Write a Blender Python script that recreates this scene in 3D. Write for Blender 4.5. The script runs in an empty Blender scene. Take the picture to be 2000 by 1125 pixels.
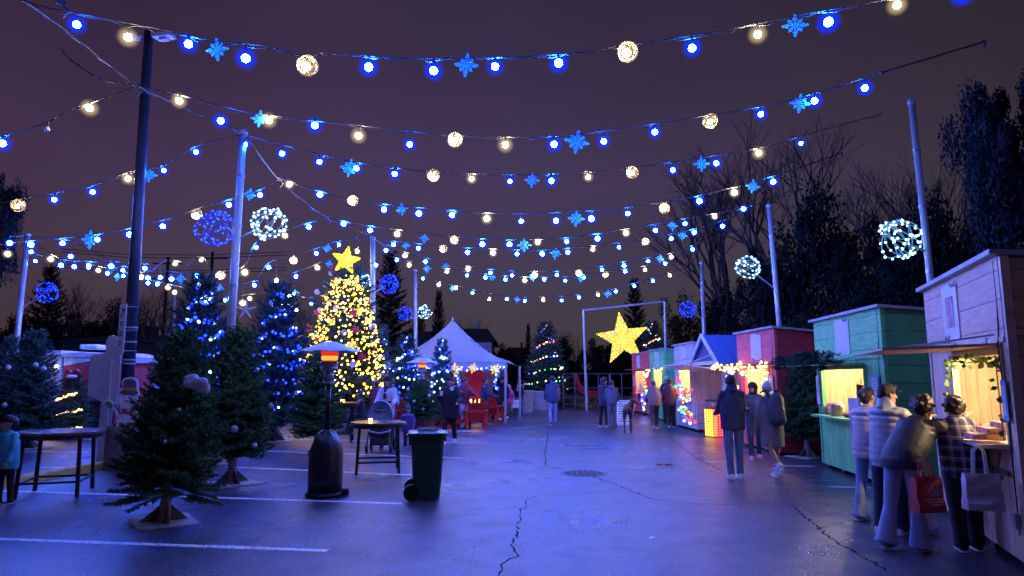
import bpy, bmesh, math, random
from math import sin, cos, pi, radians as R, sqrt, atan2
from mathutils import Vector as V, Matrix as MX, noise
S = bpy.context.scene
COL = S.collection
# ---------------------------------------------------------------- camera
F = 1290.0; TH = math.atan(175 / F); CH = 1.65
def ray(px, py):
    x = (px - 1000) / F; v = (562.5 - py) / F
    return V((x, cos(TH) - v * sin(TH), sin(TH) + v * cos(TH)))
def P(px, py, Y):
    d = ray(px, py); return V((0, 0, CH)) + d * (Y / d.y)
def G(px, py, z=0.0):
    d = ray(px, py); return V((0, 0, CH)) + d * ((z - CH) / d.z)
cam = bpy.data.cameras.new('camera'); co = bpy.data.objects.new('camera', cam); COL.objects.link(co)
co.location = (0, 0, CH); co.rotation_euler = (pi / 2 + TH, 0, 0)
cam.sensor_width = 36; cam.lens = 36 * F / 2000; cam.clip_end = 3000; cam.clip_start = .05
S.camera = co
S.render.resolution_x = 1024; S.render.resolution_y = 576
S.view_settings.view_transform = 'Standard'; S.view_settings.look = 'None'
S.view_settings.gamma = 1; S.view_settings.exposure = 0
# ---------------------------------------------------------------- materials
MATS = {}
def mat(name, col=(.5, .5, .5), rough=.6, metal=0, var=.25, scale=6, bump=0, bscale=40, emit=None, es=0, spec=.5, kind=None, sub=0, alpha=1, vcol=None, aniso=(1, 1, 1)):
    if name in MATS: return MATS[name]
    m = bpy.data.materials.new(name); m.use_nodes = True; nt = m.node_tree; N = nt.nodes; L = nt.links
    b = N['Principled BSDF']; b.inputs['Roughness'].default_value = rough; b.inputs['Metallic'].default_value = metal
    b.inputs['Specular IOR Level'].default_value = spec
    tc = N.new('ShaderNodeTexCoord'); mp = N.new('ShaderNodeMapping'); mp.inputs['Scale'].default_value = aniso
    L.new(tc.outputs['Object'], mp.inputs[0])
    nz = N.new('ShaderNodeTexNoise'); nz.inputs['Scale'].default_value = scale; nz.inputs['Detail'].default_value = 5
    L.new(mp.outputs[0], nz.inputs['Vector'])
    cr = N.new('ShaderNodeValToRGB'); cr.color_ramp.elements[0].position = .3; cr.color_ramp.elements[1].position = .7
    lo = tuple(c * (1 - var) for c in col) + (1,); hi = tuple(min(1, c * (1 + var)) for c in (vcol or col)) + (1,)
    cr.color_ramp.elements[0].color = lo; cr.color_ramp.elements[1].color = hi
    L.new(nz.outputs[0], cr.inputs[0]); L.new(cr.outputs[0], b.inputs['Base Color'])
    if bump:
        n2 = N.new('ShaderNodeTexNoise'); n2.inputs['Scale'].default_value = bscale; n2.inputs['Detail'].default_value = 4
        L.new(mp.outputs[0], n2.inputs['Vector'])
        bp = N.new('ShaderNodeBump'); bp.inputs['Strength'].default_value = bump; bp.inputs['Distance'].default_value = .01
        L.new(n2.outputs[0], bp.inputs['Height']); L.new(bp.outputs[0], b.inputs['Normal'])
    if emit:
        b.inputs['Emission Color'].default_value = tuple(emit) + (1,); b.inputs['Emission Strength'].default_value = es
    MATS[name] = m; return m
def emis(name, col, st, sample=True):
    if name in MATS: return MATS[name]
    m = bpy.data.materials.new(name); m.use_nodes = True; nt = m.node_tree; N = nt.nodes
    N.remove(N['Principled BSDF']); e = N.new('ShaderNodeEmission'); e.inputs[0].default_value = tuple(col) + (1,); e.inputs[1].default_value = st
    nt.links.new(e.outputs[0], N['Material Output'].inputs[0])
    if not sample: m.cycles.emission_sampling = 'NONE'
    MATS[name] = m; return m
def halo_mat(name, col, st, mx=.8, pw=2.2):  # glow that fades at the rim, imitating lens bloom on an added shell
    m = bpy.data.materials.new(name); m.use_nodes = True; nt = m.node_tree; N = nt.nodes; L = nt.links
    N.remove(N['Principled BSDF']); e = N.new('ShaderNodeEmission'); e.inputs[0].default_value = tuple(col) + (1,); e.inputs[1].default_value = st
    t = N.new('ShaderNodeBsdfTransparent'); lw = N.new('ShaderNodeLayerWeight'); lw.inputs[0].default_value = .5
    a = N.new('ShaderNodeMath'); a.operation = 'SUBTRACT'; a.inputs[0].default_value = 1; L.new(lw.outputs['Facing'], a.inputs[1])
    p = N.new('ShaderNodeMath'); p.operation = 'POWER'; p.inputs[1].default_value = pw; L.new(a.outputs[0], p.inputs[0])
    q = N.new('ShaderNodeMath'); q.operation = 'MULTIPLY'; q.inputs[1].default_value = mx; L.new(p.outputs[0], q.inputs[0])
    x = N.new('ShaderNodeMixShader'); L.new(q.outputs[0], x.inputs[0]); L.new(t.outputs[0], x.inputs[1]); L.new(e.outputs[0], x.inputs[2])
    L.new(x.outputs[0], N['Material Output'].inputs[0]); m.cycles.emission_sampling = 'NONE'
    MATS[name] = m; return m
def planks(name, col, pitch=.14, axis='Y', var=.12, rough=.62, depth=.35, wet=0):
    """painted boards: plank joints cut as bump + dark joint, paint variation and wear"""
    if name in MATS: return MATS[name]
    m = mat(name, col, rough, 0, var, 3, 0); nt = m.node_tree; N = nt.nodes; L = nt.links; b = N['Principled BSDF']
    tc = N.new('ShaderNodeTexCoord'); sp = N.new('ShaderNodeSeparateXYZ'); L.new(tc.outputs['Object'], sp.inputs[0])
    d = N.new('ShaderNodeMath'); d.operation = 'DIVIDE'; d.inputs[1].default_value = pitch
    L.new(sp.outputs[axis], d.inputs[0])
    if axis == 'Y':   # vertical boards on both the front and the end walls
        s = N.new('ShaderNodeMath'); s.operation = 'ADD'; L.new(sp.outputs['X'], s.inputs[0]); L.new(sp.outputs['Y'], s.inputs[1]); L.new(s.outputs[0], d.inputs[0])
    f = N.new('ShaderNodeMath'); f.operation = 'FRACT'; L.new(d.outputs[0], f.inputs[0])
    fl = N.new('ShaderNodeMath'); fl.operation = 'FLOOR'; L.new(d.outputs[0], fl.inputs[0])
    w = N.new('ShaderNodeTexWhiteNoise'); w.noise_dimensions = '1D'; L.new(fl.outputs[0], w.inputs['W'])
    r = N.new('ShaderNodeValToRGB'); e = r.color_ramp.elements; e[0].position = 0; e[0].color = (0, 0, 0, 1); e[1].position = .07; e[1].color = (1, 1, 1, 1)
    x = r.color_ramp.elements.new(.95); x.color = (1, 1, 1, 1); x = r.color_ramp.elements.new(1); x.color = (0, 0, 0, 1)
    L.new(f.outputs[0], r.inputs[0])
    mr = N.new('ShaderNodeMapRange'); mr.inputs[3].default_value = .90; mr.inputs[4].default_value = 1.06; L.new(w.outputs[0], mr.inputs[0])
    n3 = N.new('ShaderNodeTexNoise'); n3.inputs['Scale'].default_value = 28; n3.inputs['Detail'].default_value = 6
    m3 = N.new('ShaderNodeMapping'); m3.inputs['Scale'].default_value = (1, 1, .12) if axis == 'Y' else (.12, .12, 1)
    L.new(tc.outputs['Object'], m3.inputs[0]); L.new(m3.outputs[0], n3.inputs['Vector'])
    g = N.new('ShaderNodeMapRange'); g.inputs[1].default_value = .3; g.inputs[2].default_value = .7; g.inputs[3].default_value = .8; g.inputs[4].default_value = 1.12; L.new(n3.outputs[0], g.inputs[0])
    m1 = N.new('ShaderNodeMath'); m1.operation = 'MULTIPLY'; L.new(mr.outputs[0], m1.inputs[0]); L.new(g.outputs[0], m1.inputs[1])
    jr = N.new('ShaderNodeMapRange'); jr.inputs[3].default_value = .62; L.new(r.outputs[0], jr.inputs[0])
    m2 = N.new('ShaderNodeMath'); m2.operation = 'MULTIPLY'; L.new(m1.outputs[0], m2.inputs[0]); L.new(jr.outputs[0], m2.inputs[1])
    src = b.inputs['Base Color'].links[0].from_socket
    mm = N.new('ShaderNodeVectorMath'); mm.operation = 'SCALE'; L.new(src, mm.inputs[0]); L.new(m2.outputs[0], mm.inputs['Scale']); L.new(mm.outputs[0], b.inputs['Base Color'])
    bp = N.new('ShaderNodeBump'); bp.inputs['Strength'].default_value = depth; bp.inputs['Distance'].default_value = .012
    ad = N.new('ShaderNodeMath'); ad.operation = 'MULTIPLY_ADD'; ad.inputs[1].default_value = .25; L.new(n3.outputs[0], ad.inputs[0]); L.new(r.outputs[0], ad.inputs[2])
    L.new(ad.outputs[0], bp.inputs['Height']); L.new(bp.outputs[0], b.inputs['Normal'])
    return m
# ---------------------------------------------------------------- mesh builder
class MB:
    def __init__(s): s.v = []; s.f = []; s.m = []; s.cur = 0
    def add(s, vs, fs):
        o = len(s.v); s.v += [tuple(x) for x in vs]; s.f += [tuple(i + o for i in f) for f in fs]; s.m += [s.cur] * len(fs); return s
    def box(s, c, d, rz=0, M=None):
        x, y, z = [a / 2 for a in d]
        vs = [V((i * x, j * y, k * z)) for i in (-1, 1) for j in (-1, 1) for k in (-1, 1)]
        T = M or (MX.Translation(V(c)) @ MX.Rotation(rz, 4, 'Z'))
        return s.add([T @ v for v in vs], [(0, 1, 3, 2), (4, 6, 7, 5), (0, 4, 5, 1), (2, 3, 7, 6), (0, 2, 6, 4), (1, 5, 7, 3)])
    def b2(s, a, b):  # box from corner to corner
        return s.box([(a[i] + b[i]) / 2 for i in range(3)], [abs(b[i] - a[i]) for i in range(3)])
    def tube(s, pts, r, n=6, cap=True, sy=1.0, up=None):
        pts = [V(p) for p in pts]; k = len(pts); rs = r if isinstance(r, (list, tuple)) else [r] * k
        ring = []; prev = None
        for i, p in enumerate(pts):
            t = (pts[min(i + 1, k - 1)] - pts[max(i - 1, 0)])
            if t.length < 1e-9: t = V((0, 0, 1))
            t.normalize()
            if prev is None:
                a = V(up) if up else (V((0, 0, 1)) if abs(t.z) < .9 else V((1, 0, 0)))
                u = (a - t * a.dot(t)).normalized()
            else:
                u = prev - t * prev.dot(t); u = u.normalized() if u.length > 1e-6 else prev
            prev = u; w = t.cross(u); rr = rs[i]
            ra, rb = rr if isinstance(rr, (list, tuple)) else (rr, rr * sy)
            ring.append([p + u * cos(2 * pi * j / n) * ra + w * sin(2 * pi * j / n) * rb for j in range(n)])
        vs = [v for q in ring for v in q]; fs = []
        for i in range(k - 1):
            for j in range(n): a = i * n + j; b = i * n + (j + 1) % n; fs.append((a, b, b + n, a + n))
        if cap: fs.append(tuple(range(n))[::-1]); fs.append(tuple(range((k - 1) * n, k * n)))
        return s.add(vs, fs)
    def bar(s, a, b, w, h=None, up=(0, 0, 1)):
        a = V(a); b = V(b); t = (b - a); l = t.length; t.normalize(); u = V(up); u = (u - t * u.dot(t))
        u = u.normalized() if u.length > 1e-5 else V((1, 0, 0)); q = t.cross(u)
        M = MX(((t.x, q.x, u.x, (a.x + b.x) / 2), (t.y, q.y, u.y, (a.y + b.y) / 2), (t.z, q.z, u.z, (a.z + b.z) / 2), (0, 0, 0, 1)))
        return s.box(None, (l, w, h or w), M=M)
    def lathe(s, prof, n=24, c=(0, 0, 0), sx=1, sy=1):
        vs = []; k = len(prof)
        for r, z in prof:
            for j in range(n): vs.append((c[0] + r * sx * cos(2 * pi * j / n), c[1] + r * sy * sin(2 * pi * j / n), c[2] + z))
        fs = [(i * n + j, i * n + (j + 1) % n, (i + 1) * n + (j + 1) % n, (i + 1) * n + j) for i in range(k - 1) for j in range(n)]
        if prof[0][0] > 1e-6: fs.append(tuple(range(n))[::-1])
        if prof[-1][0] > 1e-6: fs.append(tuple(range((k - 1) * n, k * n)))
        return s.add(vs, fs)
    def prism(s, out, t, M=None):  # outline in xz plane, thickness along y
        M = M or MX.Identity(4); n = len(out)
        vs = [M @ V((x, -t / 2, z)) for x, z in out] + [M @ V((x, t / 2, z)) for x, z in out]
        return s.add(vs, [tuple(range(n)), tuple(range(n, 2 * n))[::-1]] + [(i, i + n, (i + 1) % n + n, (i + 1) % n) for i in range(n)])
    def ico(s, c, r, sub=1, sc=(1, 1, 1)):
        vs, fs = ICO[sub]
        return s.add([(c[0] + v[0] * r * sc[0], c[1] + v[1] * r * sc[1], c[2] + v[2] * r * sc[2]) for v in vs], fs)
    def cap(s, a, ra, b, rb, sy=1, up=None, n=12):  # tapered capsule, closed
        a = V(a); b = V(b); t = (b - a); L = t.length; t = t.normalized() if L > 1e-6 else V((0, 0, 1))
        pts = []; rr = []
        for k in range(4): q = pi / 2 * (1 - k / 4.0); pts.append(a - t * ra * sin(q)); rr.append(max(ra * cos(q), ra * .05))
        for k in range(5): q = pi / 2 * (k / 4.0); pts.append(b + t * rb * sin(q)); rr.append(max(rb * cos(q), rb * .05))
        return s.tube(pts, rr, n, True, sy, up)
    def mesh(s, name, mats=None, smooth=False):
        me = bpy.data.meshes.new(name); me.from_pydata(s.v, [], s.f); me.validate(clean_customdata=False)
        for m in (mats if isinstance(mats, (list, tuple)) else [mats] if mats else []): me.materials.append(m)
        if len(me.polygons) == len(s.m) and any(s.m): me.polygons.foreach_set('material_index', s.m)
        if smooth: me.polygons.foreach_set('use_smooth', [True] * len(me.polygons))
        return me
    def build(s, name, mats, parent=None, smooth=False, loc=None, bev=0):
        o = link(name, s.mesh(name, mats, smooth), parent, loc)
        if bev:
            b = o.modifiers.new('b', 'BEVEL'); b.width = bev; b.segments = 2; b.limit_method = 'ANGLE'
        return o
def _ico(sub):
    bm = bmesh.new(); bmesh.ops.create_icosphere(bm, subdivisions=sub, radius=1)
    r = ([tuple(v.co) for v in bm.verts], [tuple(v.index for v in f.verts) for f in bm.faces]); bm.free(); return r
ICO = {i: _ico(i) for i in (1, 2, 3)}
def link(name, data, parent=None, loc=None, rot=None, sc=None):
    o = bpy.data.objects.new(name, data); COL.objects.link(o)
    if parent: o.parent = parent
    if loc is not None: o.location = loc
    if rot is not None: o.rotation_euler = rot
    if sc is not None: o.scale = sc if isinstance(sc, (tuple, list)) else (sc,) * 3
    return o
def tag(o, label=None, cat=None, group=None, kind=None):
    if label: o['label'] = label
    if cat: o['category'] = cat
    if group: o['group'] = group
    if kind: o['kind'] = kind
    return o
def thing(name, label, cat, loc=(0, 0, 0), rz=0, group=None, sc=None):
    return tag(link(name, None, None, loc, (0, 0, rz), sc), label, cat, group)
def remesh(mb, vox, sm=2):
    me = mb.mesh('tmp'); o = bpy.data.objects.new('tmp', me); COL.objects.link(o)
    r = o.modifiers.new('r', 'REMESH'); r.mode = 'VOXEL'; r.voxel_size = vox; r.use_smooth_shade = True
    if sm: s = o.modifiers.new('s', 'SMOOTH'); s.iterations = sm; s.factor = .5
    dg = bpy.context.evaluated_depsgraph_get(); ev = o.evaluated_get(dg)
    out = bpy.data.meshes.new_from_object(ev); bpy.data.objects.remove(o); bpy.data.meshes.remove(me)
    out.polygons.foreach_set('use_smooth', [True] * len(out.polygons)); return out
ORD = ['first', 'second', 'third', 'fourth', 'fifth', 'sixth', 'seventh', 'eighth', 'ninth', 'tenth', 'eleventh', 'twelfth']
def star_outline(r1, r2, n=5):
    return [((r1 if i % 2 == 0 else r2) * sin(pi * i / n), (r1 if i % 2 == 0 else r2) * cos(pi * i / n)) for i in range(2 * n)]
# ---------------------------------------------------------------- common materials
BLUE = (.008, .092, 1.0); WARM = (1.0, .86, .62)
m_blue = emis('blue_bulb', BLUE, 4100); m_warm = emis('warm_bulb', WARM, 520)
halo_blue = halo_mat('blue_halo', (.0, .03, 1.0), 1.3, .9, 5.0); halo_warm = halo_mat('warm_halo', (1, .74, .36), .95, .55, 5.5)  # bloom colours for the added halo shells, no real lamp glass
m_wire = mat('pale_wire', (.05, .05, .055), .5, var=.1)
m_flake = mat('glowing_blue_acrylic', (.02, .25, .9), .35, var=.05, emit=(.01, .16, .95), es=.55)  # weak glow put into the plate, standing in for nearby bulb light
m_wick = mat('white_wicker', (.10, .075, .04), .7, emit=(1, .6, .25), es=.25)  # weak warm glow put into the wicker as if lit by its bulb
m_galv = mat('painted_white_steel', (.40, .42, .46), .35, .3, .12, 2, .3, 15, aniso=(1, 1, .2))
m_dark = mat('dark_pole_paint', (.035, .045, .08), .45, .2, .3, 3)
m_black = mat('black_metal', (.012, .012, .014), .4, .5)
# ---------------------------------------------------------------- world: night sky under town glow
w = bpy.data.worlds.new('World'); S.world = w; w.use_nodes = True; nt = w.node_tree; N = nt.nodes; L = nt.links
bg = N['Background']; bg.inputs[1].default_value = 1.0
tc = N.new('ShaderNodeTexCoord'); sp = N.new('ShaderNodeSeparateXYZ'); L.new(tc.outputs['Generated'], sp.inputs[0])
cr = N.new('ShaderNodeValToRGB'); L.new(sp.outputs['Z'], cr.inputs[0])
el = cr.color_ramp.elements; el[0].position = 0; el[0].color = (.058, .047, .045, 1); el[1].position = 1; el[1].color = (.018, .013, .030, 1)
for p, c in ((.06, (.060, .048, .058)), (.14, (.064, .050, .086)), (.28, (.060, .041, .098)), (.42, (.041, .028, .068)), (.55, (.031, .022, .048))):
    e = el.new(p); e.color = c + (1,)
nz = N.new('ShaderNodeTexNoise'); nz.inputs['Scale'].default_value = 2.2; nz.inputs['Detail'].default_value = 3; L.new(tc.outputs['Generated'], nz.inputs['Vector'])
mr = N.new('ShaderNodeMapRange'); mr.inputs[3].default_value = .66; mr.inputs[4].default_value = 1.26; L.new(nz.outputs[0], mr.inputs[0])
# warmer, redder glow towards the left, dimmer to the right
cr2 = N.new('ShaderNodeValToRGB'); mx = N.new('ShaderNodeMapRange'); mx.inputs[1].default_value = -.6; mx.inputs[2].default_value = .6; L.new(sp.outputs['X'], mx.inputs[0]); L.new(mx.outputs[0], cr2.inputs[0])
e = cr2.color_ramp.elements; e[0].color = (1.0, .80, .78, 1); e[1].color = (.7, .78, .5, 1); q = e.new(.5); q.color = (1.1, 1.1, 1.15, 1)
m1 = N.new('ShaderNodeMix'); m1.data_type = 'RGBA'; m1.blend_type = 'MULTIPLY'; m1.inputs[0].default_value = 1
L.new(cr.outputs[0], m1.inputs[6]); L.new(cr2.outputs[0], m1.inputs[7])
vs = N.new('ShaderNodeVectorMath'); vs.operation = 'SCALE'; L.new(m1.outputs[2], vs.inputs[0]); L.new(mr.outputs[0], vs.inputs['Scale']); L.new(vs.outputs[0], bg.inputs[0])
# ---------------------------------------------------------------- ground
def asphalt():
    m = bpy.data.materials.new('wet_asphalt'); m.use_nodes = True; nt = m.node_tree; N = nt.nodes; L = nt.links; b = N['Principled BSDF']
    tc = N.new('ShaderNodeTexCoord')
    def ns(sc, de=4, ro=.55):
        n = N.new('ShaderNodeTexNoise'); n.inputs['Scale'].default_value = sc; n.inputs['Detail'].default_value = de; n.inputs['Roughness'].default_value = ro
        L.new(tc.outputs['Object'], n.inputs['Vector']); return n.outputs[0]
    def rmp(s, a, c, d, e):
        r = N.new('ShaderNodeMapRange'); r.inputs[1].default_value = a; r.inputs[2].default_value = c; r.inputs[3].default_value = d; r.inputs[4].default_value = e; L.new(s, r.inputs[0]); return r.outputs[0]
    def op(o, a, c):
        n = N.new('ShaderNodeMath'); n.operation = o
        for i, x in enumerate((a, c)):
            if isinstance(x, (int, float)): n.inputs[i].default_value = x
            else: L.new(x, n.inputs[i])
        return n.outputs[0]
    big = ns(.35, 5); mid = ns(2.5, 5); fine = ns(42, 4, .75); v = N.new('ShaderNodeTexVoronoi'); v.inputs['Scale'].default_value = 60; L.new(tc.outputs['Object'], v.inputs['Vector'])
    alb = op('MULTIPLY', op('MULTIPLY', rmp(big, .3, .7, .6, 1.3), rmp(mid, .3, .7, .78, 1.18)), rmp(fine, .35, .65, .3, 1.8))
    c = N.new('ShaderNodeVectorMath'); c.operation = 'SCALE'; c.inputs[0].default_value = (.044, .050, .080); L.new(alb, c.inputs['Scale']); L.new(c.outputs[0], b.inputs['Base Color'])
    wet = rmp(op('ADD', big, op('MULTIPLY', mid, .35)), .45, .95, 0, 1)
    ro = op('ADD', rmp(wet, 0, 1, .36, .20), rmp(fine, .3, .7, -.03, .06)); L.new(ro, b.inputs['Roughness'])
    L.new(op('MULTIPLY', rmp(fine, .35, .65, .25, .95), rmp(mid, .3, .7, .7, 1.15)), b.inputs['Specular IOR Level'])
    bp = N.new('ShaderNodeBump'); bp.inputs['Strength'].default_value = .6; bp.inputs['Distance'].default_value = .008
    h = op('ADD', op('MULTIPLY', v.outputs['Distance'], 1.0), op('MULTIPLY', fine, .8)); L.new(h, bp.inputs['Height']); L.new(bp.outputs[0], b.inputs['Normal'])
    return m
g = MB()
g.add([(-300, -40, 0), (300, -40, 0), (300, 900, 0), (-300, 900, 0)], [(0, 1, 2, 3)])
tag(g.build('ground', asphalt()), kind='structure')
# parking bay lines: worn white paint, each a raised sheet
def paint_mat(name, col):
    m = mat(name, col, .45, 0, .1, 4); N = m.node_tree.nodes; L = m.node_tree.links; b = N['Principled BSDF']
    n = N.new('ShaderNodeTexNoise'); n.inputs['Scale'].default_value = 30; n.inputs['Detail'].default_value = 6
    r = N.new('ShaderNodeMapRange'); r.inputs[1].default_value = .36; r.inputs[2].default_value = .46
    L.new(N['Texture Coordinate'].outputs['Object'], n.inputs['Vector']); L.new(n.outputs[0], r.inputs[0]); L.new(r.outputs[0], b.inputs['Alpha']); return m
m_line = paint_mat('white_road_paint', (.8, .8, .82)); m_yel = mat('yellow_kerb_paint', (.5, .36, .06), .5, bump=.3)
ml = MB()
def pline(a, b, wd=.10):
    a = G(*a); b = G(*b); d = (b - a).normalized(); n = V((-d.y, d.x, 0)) * wd / 2; k = max(2, int((b - a).length / .5)); vs = []
    for i in range(k + 1):
        p = a.lerp(b, i / k); j = random.uniform(.9, 1.05)
        vs += [p - n * j + V((0, 0, .004)), p + n * j + V((0, 0, .004))]
    ml.add(vs, [(2 * i, 2 * i + 2, 2 * i + 3, 2 * i + 1) for i in range(k)])
random.seed(3)
for a, b in (((-200, 1046), (640, 1076)), ((-60, 957), (785, 984)), ((440, 912), (850, 930)), ((50, 882), (195, 884)), ((80, 913), (150, 914)), ((400, 877), (903, 895)), ((530, 857), (930, 866)), ((834, 841), (945, 844)),
             ((905, 828), (967, 829)), ((920, 817), (978, 818)), ((1620, 951), (1705, 953)), ((1530, 910), (1592, 911)), ((1445, 879), (1500, 880)), ((1345, 838), (1400, 839)), ((1320, 824), (1360, 825)), ((60, 857), (190, 858)), ((870, 840), (945, 843))):
    pline(a, b)
tag(ml.build('road_markings', m_line), kind='structure')
# cracks: thin irregular dark ribbons
mc = MB(); m_crack = mat('crack_dark', (.012, .012, .014), .9, spec=.1)
def crack(pts, w0=.02, w1=.02, z=.003):
    P3 = [G(*p) for p in pts]; q = []
    for i in range(len(P3) - 1):
        a, b = P3[i], P3[i + 1]; k = max(2, int((b - a).length / .07))
        for j in range(k): q.append(a.lerp(b, j / k) + V((random.gauss(0, .018), random.gauss(0, .018), 0)))
    q.append(P3[-1]); n = len(q); vs = []
    for i, p in enumerate(q):
        d = (q[min(i + 1, n - 1)] - q[max(i - 1, 0)]).normalized(); u = V((-d.y, d.x, 0)); w = (w0 + (w1 - w0) * i / n) * random.uniform(.3, 1.3) / 2
        vs += [p - u * w + V((0, 0, z)), p + u * w + V((0, 0, z))]
    mc.add(vs, [(2 * i, 2 * i + 2, 2 * i + 3, 2 * i + 1) for i in range(n - 1)])
crack([(978, 1140), (984, 1098), (1016, 1084), (999, 1073), (1011, 1040), (1018, 1000), (1030, 975), (1046, 970)], .024, .018)
crack([(1046, 970), (1120, 966), (1215, 958)], .016, .012); crack([(925, 996), (985, 995), (1018, 990)], .01, .01)
crack([(1071, 840), (1068, 868), (1064, 888), (1066, 910), (1098, 917)], .03, .03)
crack([(1160, 932), (1200, 945), (1235, 961), (1270, 974), (1340, 983), (1420, 986), (1500, 982)], .03, .018)
crack([(1300, 848), (1340, 880), (1366, 897), (1410, 920)], .02, .02); crack([(1180, 924), (1230, 917), (1300, 915), (1385, 905)], .016, .012)
crack([(1548, 990), (1600, 1032), (1640, 1062), (1690, 1090), (1730, 1115)], .035, .03); crack([(1600, 1032), (1650, 1021), (1700, 1018)], .014, .012)
crack([(900, 911), (980, 912), (1064, 914)], .01, .01)
tag(mc.build('asphalt_cracks', m_crack), kind='structure')
# kerb
k = MB(); a, b = G(-40, 958), G(262, 905); d = (b - a).normalized(); n = V((-d.y, d.x, 0)) * .09; k.tube([a + V((0, 0, .05)), b + V((0, 0, .05))], [.1, .1], 4)
k = MB()
prof = [(-.09, 0), (-.08, .1), (-.05, .13), (.05, .13), (.08, .1), (.09, 0)]
a2 = a - d * .3; vs = [a2 + n.normalized() * y + V((0, 0, z)) for y, z in prof] + [b + n.normalized() * y + V((0, 0, z)) for y, z in prof]
k.add(vs, [(i, i + 1, i + 7, i + 6) for i in range(5)] + [(0, 5, 4, 3, 2, 1), (6, 7, 8, 9, 10, 11)])
tag(k.build('kerb', m_yel), kind='structure')
# drain grate
c = G(1140, 925); dg_ = thing('drain_grate', 'round dark iron drain grate set in cracked asphalt', 'drain grate', c)
k = MB(); k.lathe([(.34, .004), (.34, .008), (.41, .008), (.41, .004)], 32); k.build('rim', m_black, dg_)
k = MB()
for i in range(-5, 6):
    y = i * .058; l = sqrt(max(0, .33 ** 2 - y * y)); k.b2((-l, y - .012, .005), (l, y + .012, .009))
for i in (-2, -1, 0, 1, 2):
    x = i * .11; l = sqrt(max(0, .33 ** 2 - x * x)); k.b2((x - .01, -l, .0095), (x + .01, l, .012))
k.build('grid', m_black, dg_)
k = MB(); k.lathe([(.0, .0045), (.33, .0048)], 32); k.build('drain_pit', mat('pit_black', (.004, .004, .005), .9), dg_)
# small puddle-dark patch and litter
m_wetp = mat('standing_water', (.015, .015, .02), .04, spec=.8)
k = MB(); random.seed(8); c = G(1297, 908)
k.add([(c.x, c.y, .005)] + [(c.x + cos(t * .4) * .22 * random.uniform(.7, 1.1), c.y + sin(t * .4) * .16 * random.uniform(.6, 1.1), .005) for t in range(16)], [(0, i + 1, (i + 1) % 16 + 1) for i in range(16)])
tag(k.build('puddle', m_wetp), kind='structure')
lit = mat('pale_litter', (.6, .6, .62), .6)
k = MB(); k.add([V((-.04, -.03, .012)), V((.03, -.02, .03)), V((.05, .03, .01)), V((-.02, .035, .02)), V((.0, .0, .035))], [(0, 1, 4), (1, 2, 4), (2, 3, 4), (3, 0, 4)])
tag(k.build('paper_scrap', lit, None, loc=G(1274, 1054)), 'crumpled white paper scrap lying alone on open asphalt', 'litter')
lf = mat('fallen_leaf_brown', (.05, .03, .015), .7); lm = MB()
lm.add([(-.035, 0, .006), (0, -.018, .012), (.04, 0, .007), (0, .018, .016)], [(0, 1, 2, 3)]); lme = lm.mesh('fallen_leaf', lf)
for i in range(70):
    x, y = random.uniform(-5.5, 5), random.uniform(4.5, 16)
    o = link('fallen_leaf', lme, None, (x, y, .004), (random.uniform(-.2, .2), 0, random.uniform(0, 6)), random.uniform(.35, 1.0))
    tag(o, 'small dark fallen leaf lying on the wet asphalt', 'leaf', 'fallen leaves scattered over the wet asphalt')
# ---------------------------------------------------------------- festoon strings
def core(r, m, sub): k = MB(); k.ico((0, 0, 0), r, sub); return k.mesh('bulb', m, True)  # sphere mesh for the bulbs and also for their added halo shells
cB = core(.044, m_blue, 2); cW = core(.046, m_warm, 2); cB2 = core(.057, m_blue, 2); cW2 = core(.059, m_warm, 2)
gB = core(.14, halo_blue, 3); gW = core(.15, halo_warm, 3); gB2 = core(.16, halo_blue, 2); gW2 = core(.16, halo_warm, 2)  # added halo shells, larger than the bulbs they surround
k = MB(); k.lathe([(.016, -.0), (.018, .05), (.014, .075), (0, .08)], 8); sock = k.mesh('socket', m_black)
k = MB()   # snowflake plate in xz plane
for a in range(8):
    ang = a * pi / 4; big = a % 2 == 0; Lh = 1.0 if big else .72; T = MX.Rotation(ang, 4, 'Y')
    k.prism([(-.07, .06), (-.06, .45 * Lh), (-.2, .60 * Lh), (-.17, .72 * Lh), (-.06, .68 * Lh), (-.13, .86 * Lh), (-.07, .98 * Lh), (0, 1.05 * Lh), (.07, .98 * Lh), (.13, .86 * Lh), (.06, .68 * Lh), (.17, .72 * Lh), (.2, .60 * Lh), (.06, .45 * Lh), (.07, .06)], .05 + .004 * a, T)
k.lathe([(.1, -.03), (.22, -.03), (.22, .03), (.1, .03), (.1, -.03)], 12)
k.v[-60:] = [(x, z, y) for x, y, z in k.v[-60:]]
flake_me = k.mesh('snowflake', m_flake)
k = MB(); random.seed(5)   # wicker ball: tangled hoops
for i in range(22):
    q = MX.Rotation(random.uniform(0, 6.3), 3, 'Z') @ MX.Rotation(random.uniform(0, 3.1), 3, 'X'); rr = random.uniform(.9, 1.0); off = random.uniform(-.4, .4); h = sqrt(1 - off * off)
    k.tube([q @ V((cos(t * pi / 10) * h * rr, sin(t * pi / 10) * h * rr, off)) for t in range(21)], .035, 3, False)
wick_me = k.mesh('woven_ball', m_wick, True)
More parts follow.
